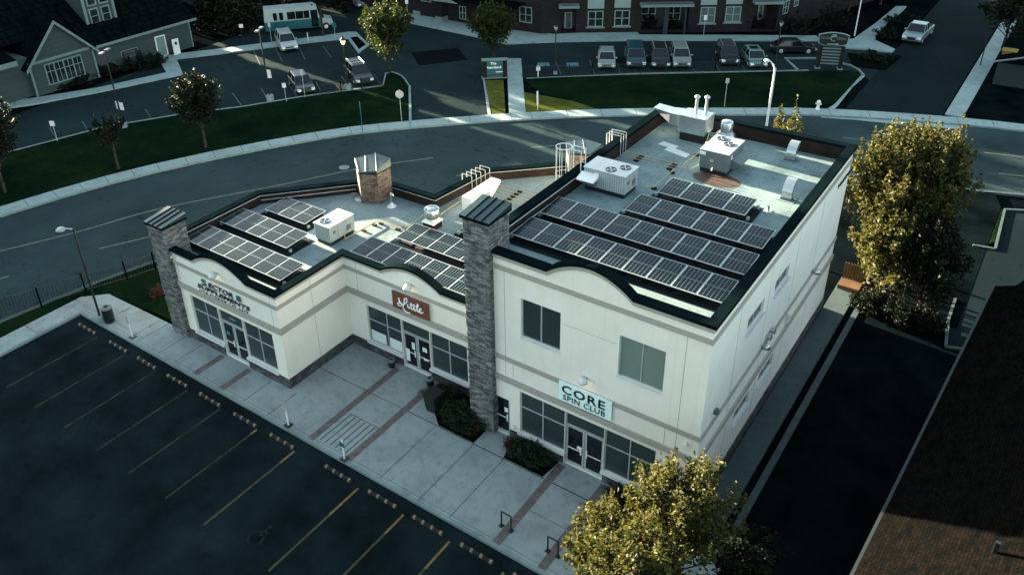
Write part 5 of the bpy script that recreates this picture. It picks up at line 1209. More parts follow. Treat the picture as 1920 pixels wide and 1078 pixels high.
# minibus
P0 = gz(509, 66, Z0); P1 = gz(617, 56, Z0); hd = Vector((P1.x - P0.x, P1.y - P0.y)).normalized(); Lb = 7.6
C = Vector(((P0.x + P1.x) / 2 - hd.y * 1.1, (P0.y + P1.y) / 2 + hd.x * 1.1, Z0))
t = thing('minibus', C, 'white over teal minibus with dark side windows parked by the church walk', 'bus', rz=math.atan2(hd.y, hd.x))
MB().box(-4.0, -1.12, .4, 2.5, 1.12, 1.45).build('lower_body', 'busteal', t, local=True, bevel=.06)
MB().hexa([(-4.0, -1.12, 1.455), (2.5, -1.12, 1.455), (2.5, 1.12, 1.455), (-4.0, 1.12, 1.455)], [(-3.9, -1.02, 2.95), (2.2, -1.02, 2.95), (2.2, 1.02, 2.95), (-3.9, 1.02, 2.95)])  .build('upper_body', 'buswhite', t, local=True, bevel=.1)
MB().hexa([(2.5, -1.0, .5), (4.0, -.9, .5), (4.0, .9, .5), (2.5, 1.0, .5)], [(2.5, -1.0, 1.5), (3.9, -.85, 1.15), (3.9, .85, 1.15), (2.5, 1.0, 1.5)])  .build('nose', 'buswhite', t, local=True, bevel=.08)
MB().hexa([(2.3, -1.0, 1.45), (3.0, -.95, 1.42), (3.0, .95, 1.42), (2.3, 1.0, 1.45)], [(2.2, -.98, 2.4), (2.45, -.9, 2.4), (2.45, .9, 2.4), (2.2, .98, 2.4)]).build('windscreen', 'darkglass', t, local=True)
for a0, a1 in ((-2.9, -2.45), (-2.2, -1.75), (-1.3, -.35), (-.3, .6), (.65, 1.3)):
    MB().box(a0, -1.125, 1.6, a1, -1.05, 2.5).build('window', 'darkglass', t, local=True, bevel=.03); MB().box(a0, 1.05, 1.6, a1, 1.125, 2.5).build('window', 'darkglass', t, local=True, bevel=.03)
MB().box(1.45, -1.13, .5, 2.25, -1.06, 2.5).build('door', 'darkglass', t, local=True); MB().box(-4.03, -.35, 1.5, -3.93, .35, 2.3).build('rear_window', 'darkglass', t, local=True, bevel=.05)
for a in (-2.0, 3.1):
    for s_ in (-1, 1):
        ww = MB().tube((a, s_ * .85, .42), (a, s_ * 1.13, .42), .42, n=18).build('wheel', 'rubber', t, local=True); MB().tube((a, s_ * 1.131, .42), (a, s_ * 1.15, .42), .23, n=12).build('rim', 'white', ww, local=True)
# ================================================================== CHURCH
CX = -81.4
CHU = thing('church', (CX, 46, 0), 'grey lap sided church with dark shingled roofs and pale trim at the upper left', 'church')
WC = Wall((CX, 0), (0, 1), (-1, 0), CHU)
def cpx(x, y): return WC.px(x, y)
eR = cpx(369.5, 40); eL = cpx(180, 81); ez = (eR[1] + eL[1]) / 2; yR = cpx(368, 88)[0]; yR = (yR + cpx(358, 45)[0]) / 2
bL = (cpx(67.7, 175)[0] + cpx(51, 121)[0]) / 2; bR = (cpx(187.4, 143)[0] + cpx(173.5, 93)[0]) / 2; ap = cpx(96.5, 38)
ev = cpx(180, 88)[1]; evl = cpx(46, 122)[1]; bz = (ev + evl) / 2
MB().add([(CX - .4, bR, 0), (CX - .4, yR, 0), (CX - .4, yR, ez), (CX - .4, bR, ez)], [(0, 1, 2, 3)]).add([(CX - .4, yR, 0), (CX - 14, yR, 0), (CX - 14, yR, ez), (CX - .4, yR, ez)], [(0, 1, 2, 3)]).add([(CX - 14, yR, 0), (CX - 14, 28, 0), (CX - 14, 28, ez), (CX - 14, yR, ez)], [(0, 1, 2, 3)]).build('wall', 'siding', CHU)
ym = (bL + bR) / 2
MB().add([(CX, bL, 0), (CX, bR, 0), (CX, bR, bz), (CX, ym, ap[1] - .25), (CX, bL, bz)], [(0, 1, 2, 3, 4)]).add([(CX, bR, 0), (CX - .5, bR, 0), (CX - .5, bR, bz), (CX, bR, bz)], [(0, 1, 2, 3)]).add([(CX, bL, 0), (CX - 8, bL, 0), (CX - 8, bL, bz), (CX, bL, bz)], [(0, 1, 2, 3)]).build('wall', 'siding', CHU)
RZ = ez + 6.2; RX = CX - 8.5
rf = MB()
rf.hexa([(CX + .15, bR - .3, ez - .05), (CX + .15, yR + .6, ez - .05), (RX, yR + .6, RZ - .1), (RX, bR - .3, RZ - .1)], [(CX + .15, bR - .3, ez + .08), (CX + .15, yR + .6, ez + .08), (RX, yR + .6, RZ + .05), (RX, bR - .3, RZ + .05)])
rf.hexa([(RX, 26, RZ - .1), (RX, yR + .6, RZ - .1), (CX - 17, yR + .6, ez - .1), (CX - 17, 26, ez - .1)], [(RX, 26, RZ + .05), (RX, yR + .6, RZ + .05), (CX - 17, yR + .6, ez + .08), (CX - 17, 26, ez + .08)])
rf.hexa([(CX - 2.5, 26, ez + 1.6), (CX - 2.5, bR, ez + 1.6), (RX, bR, RZ - .1), (RX, 26, RZ - .1)], [(CX - 2.5, 26, ez + 1.75), (CX - 2.5, bR, ez + 1.75), (RX, bR, RZ + .05), (RX, 26, RZ + .05)])
g1_ = ap[1]
for s_, y_ in ((1, bR + .45), (-1, bL - .45)):
    zed = bz - .45 * (g1_ - bz) / (bR - ym)
    rf.hexa([(CX + .4, ym, g1_ - .12), (CX + .4, y_, zed - .12), (CX - 9, y_, zed - .12), (CX - 9, ym, g1_ - .12)], [(CX + .4, ym, g1_ + .03), (CX + .4, y_, zed + .03), (CX - 9, y_, zed + .03), (CX - 9, ym, g1_ + .03)])
rf = rf.build('roof', 'shingle', CHU)
tr = MB()
for s_, y_ in ((1, bR + .45), (-1, bL - .45)):
    zed = bz - .45 * (g1_ - bz) / (bR - ym)
    tr.hexa([(CX + .40, ym, g1_ - .30), (CX + .40, y_, zed - .30), (CX + .46, y_, zed - .30), (CX + .46, ym, g1_ - .30)], [(CX + .40, ym, g1_ + .04), (CX + .40, y_, zed + .04), (CX + .46, y_, zed + .04), (CX + .46, ym, g1_ + .04)])
tr.box(CX + .001, bL, bz - .15, CX + .06, bR, bz + .1); tr.box(CX + .001, bL, 0, CX + .07, bL + .18, bz - .15); tr.box(CX + .001, bR - .18, 0, CX + .07, bR, bz - .15)
tr.box(CX + .151, bR + .3, ez - .15, CX + .25, yR + .6, ez + .1); tr.box(CX - .399, yR - .15, 0, CX - .34, yR, ez - .2)
tr.build('trim', 'trim', CHU)
def cwin(p0, p1, nv, hs, W=WC, d=0, mt='trim', fw=.12, parent=None):
    a = W.px(*p0); b = W.px(*p1); a0, a1 = sorted((a[0], b[0])); z0, z1 = sorted((a[1], b[1])); g = MB()
    W.bx(g, a0, a1, z1 - fw, z1, -.07, 0); W.bx(g, a0, a1, z0, z0 + fw, -.07, 0); W.bx(g, a0, a0 + fw, z0 + fw, z1 - fw, -.07, 0); W.bx(g, a1 - fw, a1, z0 + fw, z1 - fw, -.07, 0)
    for i in range(1, nv): x = a0 + (a1 - a0) * i / nv; w_ = fw * (.5 if i % 2 == 0 or nv < 4 else .22); W.bx(g, x - w_, x + w_, z0 + fw, z1 - fw, -.066, 0)
    for h in hs: z = z0 + (z1 - z0) * h; W.bx(g, a0 + fw, a1 - fw, z - .03, z + .03, -.064, 0)
    o = g.build('window', mt, W.par); q = MB(); W.bx(q, a0 + fw / 2, a1 - fw / 2, z0 + fw / 2, z1 - fw / 2, -.02, -.001); q.build('pane', 'pane', o); return o, a0, a1, z0, z1
cwin((81, 122), (161, 140), 8, (.62,))
o_ = cpx(81, 139)
WC2 = Wall((CX - .4, 0), (0, 1), (-1, 0), CHU)
a = WC2.px(288, 69); b = WC2.px(316, 104); a0, a1 = WC2.px(297, 108)[0], WC2.px(316, 104)[0]; zt = WC2.px(300, 67)[1]
g = MB(); WC2.bx(g, a0, a1, 0, zt, -.07, 0); dd = g.build('door', 'white', CHU); g = MB(); WC2.bx(g, a0 + .12, a1 - .12, .06, zt - .12, -.075, -.071); g.build('door_leaf', 'trim', dd)
sgp = WC2.px(243, 100); sgn_ = thing('church_sign', (CX - .3, sgp[0], sgp[1] - .4), 'small framed wall sign reading UNITED CHURCH above the church shrubs', 'sign'); g = MB()
WC2.bx(g, sgp[0] - 1.0, sgp[0] + 1.0, sgp[1] - .42, sgp[1] + .42, -.05, -.002); g.mtl(1); WC2.bx(g, sgp[0] - .93, sgp[0] + .93, sgp[1] - .35, sgp[1] + .35, -.056, -.051); g.build('board', ['trim', 'black'], sgn_)
put_text('letters', 'UNITED', .32, 1.3, (CX - .34, sgp[0], sgp[1] + .02), (0, 1, 0), 'trim', sgn_, .006); put_text('letters', 'CHURCH', .32, 1.5, (CX - .34, sgp[0], sgp[1] - .32), (0, 1, 0), 'trim', sgn_, .006)
P = gz(333, 102); t = thing('notice_board', P, 'white upright notice board standing by the church door', 'notice board'); MB().box(P.x - .06, P.y - .4, 0, P.x + .06, P.y + .4, 1.7).build('board', 'white', t); MB().lathe((P.x + .065, P.y, 1.25), [(.14, -.16), (.14, .16), (0, .16)], 10).build('emblem', 'black', t)
# dormer tower with the large cross shaped glazing
WD = Wall((CX - 2.2, 0), (0, 1), (-1, 0), CHU)
dl = WD.px(163, 49); dr = WD.px(220.7, 38); dt = WD.px(150, 5)[1] + 2.5; da, db = dl[0], dr[0]
MB().box(CX - 2.2, da, ez, CX - 9, db, dt).build('dormer_wall', 'siding', CHU)
g = MB(); WD.bx(g, da, da + .28, min(dl[1], dr[1]), dt, -.07, 0); WD.bx(g, db - .28, db, min(dl[1], dr[1]), dt, -.07, 0); g.build('trim', 'trim', CHU)
g = MB(); ymid = (da + db) / 2
for s_ in (-1, 1):
    y_ = ymid + s_ * (db - da) * .62; g.hexa([(CX - 1.9, ymid, dt + 2.9), (CX - 1.9, y_, dt - .3), (CX - 9, y_, dt - .3), (CX - 9, ymid, dt + 2.9)], [(CX - 1.9, ymid, dt + 3.05), (CX - 1.9, y_, dt - .15), (CX - 9, y_, dt - .15), (CX - 9, ymid, dt + 3.05)])
g.build('roof', 'shingle', CHU); MB().add([(CX - 2.2, da, dt), (CX - 2.2, db, dt), (CX - 2.2, ymid, dt + 2.8)], [(0, 1, 2)]).build('gable', 'siding', CHU)
w0 = WD.px(172, 48); w1 = WD.px(211, 40); zb = (w0[1] + w1[1]) / 2 + .1; g = MB(); a0, a1 = w0[0], w1[0]
am = (a0 + a1) / 2; zt = dt - .3; zm = WD.px(188, 10)[1]
for (u0, u1) in ((a0, am - .13), (am + .13, a1)):
    for (v0, v1) in ((zb, zm - .12), (zm + .12, zt)):
        g = MB(); WD.bx(g, u0, u1, v0, v0 + .14, -.08, 0); WD.bx(g, u0, u1, v1 - .14, v1, -.08, 0); WD.bx(g, u0, u0 + .14, v0 + .14, v1 - .14, -.08, 0); WD.bx(g, u1 - .14, u1, v0 + .14, v1 - .14, -.08, 0); WD.bx(g, u0 + .14, u1 - .14, (v0 + v1) / 2 - .03, (v0 + v1) / 2 + .03, -.075, 0)
        o = g.build('window', 'trim', CHU); q = MB(); WD.bx(q, u0 + .06, u1 - .06, v0 + .06, v1 - .06, -.02, -.001); q.build('pane', 'pane', o)
# little gable ornament
WG = Wall((CX - 4.0, 0), (0, 1), (-1, 0), CHU); a = WG.px(284, 25); b = WG.px(329, 16); c = WG.px(303, -4); g = MB()
for p, q in ((a, c), (b, c)): g.tube(WG.P(p[0], p[1], -.1), WG.P(q[0], q[1], -.1), .13, n=4)
g.add([WG.P(a[0] + .4, a[1] + .6), WG.P(b[0] - .4, b[1] + .3), WG.P(c[0], c[1])], [(0, 1, 2)]); g.build('roof_gable', 'trim', CHU)
# annex left
WA = Wall((CX - .6, 0), (0, 1), (-1, 0), CHU); f0_ = WA.px(25, 113); f1_ = WA.px(0, 121); g = MB(); zf = f0_[1]
g.box(CX - .62, 26, 0, CX - 8, bL + .4, zf - .1); g.build('wall', 'siding', CHU); g = MB(); g.box(CX - 8.2, 26, zf - .5, CX - .1, bL - .8, zf); g.build('fascia', 'trim', CHU); MB().hexa([(CX - .1, 26, zf + .002), (CX - .1, bL - .8, zf + .002), (CX - 8, bL - .8, zf + .002), (CX - 8, 26, zf + .002)], [(CX - .1, 26, zf + .02), (CX - .1, bL - .8, zf + .02), (CX - 6, bL - .8, zf + 1.4), (CX - 6, 26, zf + 1.4)]).build('roof', 'shingle', CHU)
# ================================================================== BRICK APARTMENTS
APT = thing('apartment_building', (-40, 90, 0), 'dark brick apartment block with white framed windows along the top of the picture', 'building')
ud = Vector((.84, .5426)).normalized(); nd = Vector((-ud.y, ud.x))
WB = Wall((-47.2, 83.3), ud, nd, APT); AH = 12.5
sE = WB.px(1462, 50)[0]; sS = WB.px(1050, 62)[0]
hs_ = []
def rect(x0, y0, x1, y1, W=WB):
    a = W.px(x0, y1); b = W.px(x1, y1); c = W.px(x0, y0); d = W.px(x1, y0); return (a[0] + c[0]) / 2, (b[0] + d[0]) / 2, (a[1] + b[1]) / 2, (c[1] + d[1]) / 2
rc1 = rect(1203, 9, 1291, 58); rc2 = rect(1412, 4, 1458, 45); rc0 = rect(1052, 12, 1080, 62)
F2 = 3.3
MBw = MB()
holes = [(rc1[0], rc1[1], .15, rc1[3]), (rc2[0], rc2[1], .15, rc2[3]), (rc0[0], rc0[1], .05, rc0[3])]
WB.facade('wall', [(sS, -.1), (sS, AH), (sE, AH), (sE, -.1)], holes, 'brick', 1.6)
g = MB()
for h in holes: WB.bx(g, h[0] - .1, h[1] + .1, h[2] - .1, h[3] + .1, 1.6, 1.65)
g.split_build('balcony_wall', 'greysiding', APT)
def awin(r, nv=2, nh=1, W=WB, d=0, fw=.10, pane='pane', name='window', mt='winwhite'):
    a0, a1, z0, z1 = r; g = MB(); e = d - .05
    W.bx(g, a0, a1, z1 - fw, z1, e, d); W.bx(g, a0, a1, z0, z0 + fw, e, d); W.bx(g, a0, a0 + fw, z0 + fw, z1 - fw, e, d); W.bx(g, a1 - fw, a1, z0 + fw, z1 - fw, e, d)
    if nv: W.bx(g, (a0 + a1) / 2 - fw / 2, (a0 + a1) / 2 + fw / 2, z0 + fw, z1 - fw, e + .002, d)
    if nh: W.bx(g, a0 + fw, a1 - fw, (z0 + z1) / 2 - fw / 3, (z0 + z1) / 2 + fw / 3, e + .004, d)
    o = g.build(name, mt, W.par); q = MB(); W.bx(q, a0 + fw * .6, a1 - fw * .6, z0 + fw * .6, z1 - fw * .6, d - .012, d - .001); q.build('pane', pane, o)
for x0, y0, x1, y1, cur in ((1102, 21, 1131, 51, 0), (1152, 19.5, 1180.5, 49.4, 0), (1312.7, 14, 1341, 44, 1), (1360, 12.5, 1389, 42, 1)):
    r = rect(x0, y0, x1, y1); awin(r, pane='panecurtain' if cur else 'pane')
    g = MB(); WB.bx(g, r[0] - .05, r[1] + .05, r[3] + .25, r[3] + 2.2, -.05, 0); g.build('white_panel', 'white' if 0 else 'winwhite', APT)
    g = MB(); WB.bx(g, r[0] - .2, r[1] + .2, r[2] - .16, r[2] - .01, -.12, 0); g.build('sill', 'trim', APT)
    for k in (1, 2): awin((r[0], r[1], r[2] + F2 * k + 1.2, r[3] + F2 * k + 1.2))
for x0, y0, x1, y1 in ((1202, 13, 1229, 40), (1249, 12, 1276, 38)):
    r = rect(x0, y0, x1, y1); W_ = Wall(WB.O + WB.n * 1.6, WB.u, WB.n, APT); r = rect(x0, y0, x1, y1, W_); awin(r, W=W_, d=-.01)
W_ = Wall(WB.O + WB.n * 1.6, WB.u, WB.n, APT)
for x0, y0, x1, y1 in ((1420.5, 8, 1431, 37.5), (1058, 23, 1072.7, 55.6)): awin(rect(x0, y0, x1, y1, W_), 0, 0, W_, -.02, .18, 'panecurtain', 'door')
g = MB()
for h in holes: WB.bx(g, h[0] - .3, h[1] + .3, h[3] + .02, h[3] + .3, -1.3, 0)
g.split_build('balcony_slab', 'trim', APT)
g = MB(); mm = (holes[0][0] + holes[0][1]) / 2; WB.bx(g, mm - .25, mm + .25, 0, holes[0][3], -.9, -.4); WB.bx(g, holes[0][1] - .6, holes[0][1] - .4, 0, holes[0][3], -.9, -.7); g.split_build('pillar', 'greysiding', APT)
for h in holes:
    g = MB(); k = int((h[1] - h[0]) / .14)
    for i in range(k): x = h[0] + (h[1] - h[0]) * i / k; WB.bx(g, x, x + .03, h[3] + .3, h[3] + 1.35, -1.25, -1.22)
    WB.bx(g, h[0], h[1], h[3] + 1.35, h[3] + 1.4, -1.26, -1.2); g.build('railing', 'black', APT)
# body, right return and roof
bk = [WB.P(sS, 0), WB.P(sE, 0), WB.P(sE, 0, 16), WB.P(sS, 0, 16)]
MB().add([WB.P(sE, 0), WB.P(sE, 0, 16), WB.P(sE, AH, 16), WB.P(sE, AH)], [(0, 1, 2, 3)]).add([WB.P(sS, 0), WB.P(sS, 0, 16), WB.P(sS, AH, 16), WB.P(sS, AH)], [(0, 1, 2, 3)]).add([WB.P(sS, 0, 16), WB.P(sE, 0, 16), WB.P(sE, AH, 16), WB.P(sS, AH, 16)], [(0, 1, 2, 3)]).build('wall', 'brick', APT)
g = MB(); WB.bx(g, sS - .5, sE + .5, AH, AH + .4, -.6, 16.5); g.build('roof', 'shingle', APT)
# wing running back at the right
WW = Wall(WB.P(sE, 0)[:2], (.30, .954), (-.954, .30), APT)
g = MB(); WW.bx(g, .01, 26, 0, AH, .3, 14); g.build('wall', 'brick', APT)
for x0, y0, x1, y1 in ((1468, 2, 1478, 26), (1489, -8, 1497, 12)):
    W_ = Wall(WW.O + WW.n * .3, WW.u, WW.n, APT); r = rect(x0, y0, x1, y1, W_); awin((r[0], r[1], r[2], r[3]), W=W_, d=-.01)
# left wing with the entrance canopy
WE = Wall((-56.5, 80.35), (.998, .06), (-.06, .998), APT); s0 = WE.px(690, 10)[0]; s1_ = WE.px(1014, 60)[0]
g = MB(); WE.bx(g, s0 - 16, s1_, 0, AH, 0, 14); g.build('wall', 'brick', APT)
g = MB(); q0 = WE.P(s1_, 0); q1 = WB.P(sS, 0); g.add([q0, q1, (q1[0], q1[1], AH), (q0[0], q0[1], AH)], [(0, 1, 2, 3)]); g.build('wall', 'brick', APT)
for x0, y0, x1, y1 in ((974, 13, 997.5, 43), (861.5, 12, 874, 37), (789, -12, 808, 4)): awin(rect(x0, y0, x1, y1, WE), W=WE)
r = rect(1031, 22, 1046, 54, WE)
g = MB(); a = WE.px(815, 10); b = WE.px(985, 20)
WE.bx(g, a[0], b[0], 3.15, 3.35, -2.6, 0); g.build('entrance_roof', 'shingle', APT)
CNP = WE.px(845, 6); g = MB(); pts = [(CNP[0] - 2.8 + 5.6 * i / 12, 2.9 + .75 * math.sin(math.pi * i / 12)) for i in range(13)]
Wc = Wall(WE.O - WE.n * 2.7, WE.u, WE.n, APT)
g.add([Wc.P(p[0], p[1]) for p in pts] + [Wc.P(p[0], p[1], .12) for p in pts], [tuple(range(13)), tuple(range(13, 26))] + [(i, i + 1, i + 14, i + 13) for i in range(12)]); cn = g.build('entrance_canopy', 'trim', APT)
for q in (786, 828): P = gz(q, 38 if q > 800 else 27); g = MB().box(P.x - .45, P.y - .45, 0, P.x + .45, P.y + .45, 3.0).mtl(1).box(P.x - .55, P.y - .55, 0, P.x + .55, P.y + .55, .5); g.build('pillar', ['brick', 'kerb'], APT)
# ================================================================== SIGNS BY THE DRIVES
P = (gz(903, 147) + gz(953, 145)) / 2; u = (gz(953, 145) - gz(903, 147)).normalized(); nn = Vector((u.y, -u.x, 0))
SG = thing('monument_sign', P, 'brick pillared teal monument sign reading The Heartland beside the crossing path', 'sign', rz=0)
WS = Wall((P.x, P.y), (u.x, u.y), (-nn.x, -nn.y), SG); hw = (gz(953, 145) - gz(903, 147)).length / 2 - .1; ht = WS.px(930, 113)[1]
g = MB(); WS.bx(g, -hw, -hw + .45, 0, ht, -.25, .25); WS.bx(g, hw - .45, hw, 0, ht, -.25, .25); g.split_build('pillar', 'brick', SG)
g = MB(); WS.bx(g, -hw - .05, hw + .05, ht, ht + .12, -.3, .3); WS.bx(g, -hw - .1, hw + .1, 0, .1, -.32, .32); g.split_build('coping', 'trim', SG)
g = MB(); WS.bx(g, -hw + .451, hw - .451, .35, ht - .001, -.2, .2); g.build('board', 'teal', SG)
for tx, sz, zz, wd in (('The', .34, .62, .6), ('Heartland', .34, .40, 1.55)): put_text('letters', tx, sz, wd, WS.P(-.15, ht * zz + .3, -.215), u, 'letterwhite', SG, .008, bold=.008)
g = MB(); WS.bx(g, .1, .75, .62, .68, -.212, -.201); g.build('letters', 'letterwhite', SG)
P = gz(925, 150); 
# pillar sign of the law office
A_, B_ = gz(1534, 128), gz(1572, 130); P = (A_ + B_) / 2; u = (B_ - A_).normalized(); SG = thing('pylon_sign', P, 'dark pillar sign reading DEVON LEGAL with a white outlined head and six pale slats', 'sign')
WS = Wall((P.x, P.y), (u.x, u.y), (-u.y, u.x), SG)
zt = WS.px(1560, 61)[1]; zm = WS.px(1560, 87)[1]; z0_ = WS.px(1552, 122)[1]; hw = (B_ - A_).length / 2; hh = (WS.px(1590, 75)[0] - WS.px(1531, 75)[0]) / 2
g = MB(); WS.bx(g, -hw - .25, -hw + .05, 0, zm, -.25, .25); WS.bx(g, hw - .05, hw + .25, 0, zm, -.25, .25); g.split_build('pillar', 'brick', SG)
g = MB(); WS.bx(g, -hw - .35, -hw + .15, 0, .12, -.35, .35); WS.bx(g, hw - .15, hw + .35, 0, .12, -.35, .35); g.split_build('base', 'trim', SG)
g = MB(); WS.bx(g, -hw + .051, hw - .051, z0_, zm, -.12, .12); g.build('board', 'black', SG)
for i in range(6): g = MB(); z = z0_ + (zm - z0_) * (i + .35) / 6.2; WS.bx(g, -hw + .1, hw - .1, z, z + (zm - z0_) * .065, -.14, -.121); g.build('slat', 'trim', SG)
def outline(k, nseg=10):
    zc = (zt + zm) / 2; H_ = (zt - zm) / 2; pts = []
    for i in range(nseg + 1): q = -1 + 2 * i / nseg; pts.append((q * hh * k * .93, zc - (H_ * .62 + H_ * .38 * (1 - q * q)) * k))
    pts += [(hh * k, zc)] if 0 else []
    for i in range(nseg + 1): q = 1 - 2 * i / nseg; pts.append((q * hh * k, zc + (H_ * .62 + H_ * .38 * (1 - q * q)) * k))
    return pts
for k, dd, mt, nm in ((1, -.1, 'winwhite', 'sign_rim'), (.93, -.13, 'black', 'sign_face')):
    pts = outline(k); n = len(pts); g = MB(); g.add([WS.P(p[0], p[1], dd) for p in pts] + [WS.P(p[0], p[1], .1) for p in pts], [tuple(range(n)), tuple(range(n, 2 * n))] + [(i, (i + 1) % n, (i + 1) % n + n, i + n) for i in range(n)]); g.build(nm, mt, SG)
zc = (zt + zm) / 2
put_text('letters', 'DEVON', .34, hh * .62, WS.P(-hh * .52, zc + .02, -.14), u, 'trim', SG, .004); put_text('letters', 'LEGAL', .34, hh * .6, WS.P(hh * .52, zc + .02, -.14), u, 'trim', SG, .004)
g = MB()
for a0 in range(0, 300, 30): g.tube(WS.P(.28 * math.cos(R_(a0)), zc + .18 + .32 * math.sin(R_(a0)), -.15), WS.P(.28 * math.cos(R_(a0 + 30)), zc + .18 + .32 * math.sin(R_(a0 + 30)), -.15), .045, n=5)
g.tube(WS.P(-.2, zc + .3, -.15), WS.P(.15, zc + .35, -.15), .09, n=6); g.build('emblem', 'winwhite', SG)
g = MB(); z = zm + (zt - zm) * .16; WS.bx(g, -.55, .35, z - .06, z + .06, -.145, -.131); g.add([WS.P(.35, z - .16, -.14), WS.P(.6, z, -.14), WS.P(.35, z + .16, -.14)], [(0, 1, 2)]); g.build('arrow', 'winwhite', SG)
P = gz(1602, 68); t = thing('flag_pole', P, 'white flag pole with a limp flag near the apartment corner', 'flag pole'); MB().tube(P, (P.x, P.y, 9.5), .07, .05, n=8).build('pole', 'white', t)
g = MB(); g.add([(P.x + .06, P.y, 5.6), (P.x - .5, P.y - .2, 5.2), (P.x - .35, P.y - .25, 6.4), (P.x + .06, P.y, 7.0), (P.x - .2, P.y + .2, 5.5)], [(0, 1, 2, 3), (0, 4, 3)]); g.build('flag', 'trim', t)
# ================================================================== HOUSE AT THE RIGHT + SHED
rz0 = 6.6; A_ = gz(1600, 1078, rz0); B_ = gz(1866, 536, rz0); ang = math.atan2(-(B_.x - A_.x), B_.y - A_.y); LH = (B_ - A_).length
HS = thing('house', (A_.x, A_.y, 0), 'house with a broad dark shingled roof at the lower right edge', 'house', rz=ang); sl = .42
MB().box(.5, -26, -.1, 15.5, LH - .4, rz0 - .05).build('wall', 'siding', HS, local=True)
MB().hexa([(0, -28, rz0 - .12), (8, -28, rz0 + 8 * sl - .12), (8, LH, rz0 + 8 * sl - .12), (0, LH, rz0 - .12)], [(0, -28, rz0), (8, -28, rz0 + 8 * sl), (8, LH, rz0 + 8 * sl), (0, LH, rz0)]).hexa([(8, -28, rz0 + 8 * sl - .12), (16, -28, rz0 - .2), (16, LH, rz0 - .2), (8, LH, rz0 + 8 * sl - .12)], [(8, -28, rz0 + 8 * sl), (16, -28, rz0), (16, LH, rz0), (8, LH, rz0 + 8 * sl)]).build('roof', 'shinglebrown', HS, local=True)
MB().box(-.1, -28, rz0 - .16, -.002, LH, rz0 - .01).build('gutter', 'greysiding', HS, local=True)
for k in range(3): MB().box(3 + k * .1, 2 + k * 6, rz0 + 3 * sl - .1, 3.12 + k * .1, 2.12 + k * 6, rz0 + 3 * sl + .45).build('roof_vent', 'black', HS, local=True)
t = thing('shed', (2, 110, 0), 'low dark shed with a pale gable edge on the dark lawn at the right', 'shed'); A_ = gz(1860, 157); B_ = gz(1920, 170)
SX, SY = A_.x, A_.y; MB().box(SX, SY, -.1, SX + 9, SY + 8, 2.2).build('wall', 'greysiding', t); MB().hexa([(SX - .3, SY - .3, 2.2), (SX + 9, SY - .3, 2.2), (SX + 9, SY + 8, 2.2), (SX - .3, SY + 8, 2.2)], [(SX + 4, SY - .3, 3.6), (SX + 5, SY - .3, 3.6), (SX + 5, SY + 8, 3.6), (SX + 4, SY + 8, 3.6)]).build('roof', 'shingle', t)
MB().path([(SX - .3, SY - .35, 2.2), (SX + 4, SY - .35, 3.6), (SX + 8, SY - .35, 2.3)], .1, 5).build('verge_board', 'trim', t)
P = gz(1905, 152); tag(MB().box(P.x - 1.8, P.y, 0, P.x + 1.8, P.y + 1.2, 2.6).box(P.x - 1.9, P.y - .05, 2.6, P.x + 1.9, P.y + 1.25, 2.7).build('storage_box', 'ochre', bevel=.05), 'ochre yellow storage box beyond the dark shed at the right edge', 'box')
P = gz(1838, 122); tag(MB().tube((P.x, P.y, -.1), (P.x, P.y, 3.0), .05, n=6).build('pole', 'black'), 'thin dark pole on the pale walk of the side road', 'pole')
# side gate behind the tall block
t = thing('wooden_gate', (-7.0, 46.3, 0), 'low tan wooden step and fence at the far end of the side walk', 'gate'); M['tan'] = mat('tan_wood', (.10, .055, .025), .8, var=.3)
MB().box(-7.6, 45.5, 0, -6.4, 46.4, .25).build('step', 'tan', t); 
for i in range(8): MB().box(-7.6 + i * .16, 46.45, 0, -7.48 + i * .16, 46.5, 1.3).build('board', 'tan', t)
#==FAR_END==
# ================================================================== TREES AND SHRUBS
import numpy as np
def leaves(name, centers, size, mt, parent, rng, upright=.0, aspect=.5):
    n = len(centers); a = rng.normal(size=(n, 3)); a[:, 2] = a[:, 2] * (1 - upright) + upright * 1.2; a /= np.linalg.norm(a, axis=1)[:, None]
    b = rng.normal(size=(n, 3)); b -= (b * a).sum(1)[:, None] * a; b /= np.linalg.norm(b, axis=1)[:, None]; c = np.cross(a, b)
    s = (size * rng.uniform(.6, 1.35, n))[:, None]
    v = np.empty((n, 4, 3)); v[:, 0] = centers - a * s * .5; v[:, 1] = centers + b * s * aspect * .5 + c * s * .08; v[:, 2] = centers + a * s * .5; v[:, 3] = centers - b * s * aspect * .5 + c * s * .08
    me = bpy.data.meshes.new(name); me.vertices.add(n * 4); me.vertices.foreach_set('co', v.reshape(-1)); me.loops.add(n * 4); me.loops.foreach_set('vertex_index', np.arange(n * 4, dtype=np.int32))
    me.polygons.add(n); me.polygons.foreach_set('loop_start', np.arange(0, n * 4, 4, dtype=np.int32)); me.polygons.foreach_set('loop_total', np.full(n, 4, dtype=np.int32)); me.update(calc_edges=True)
    me.materials.append(M[mt]); o = bpy.data.objects.new(name, me); COL.objects.link(o); o.parent = parent; return o
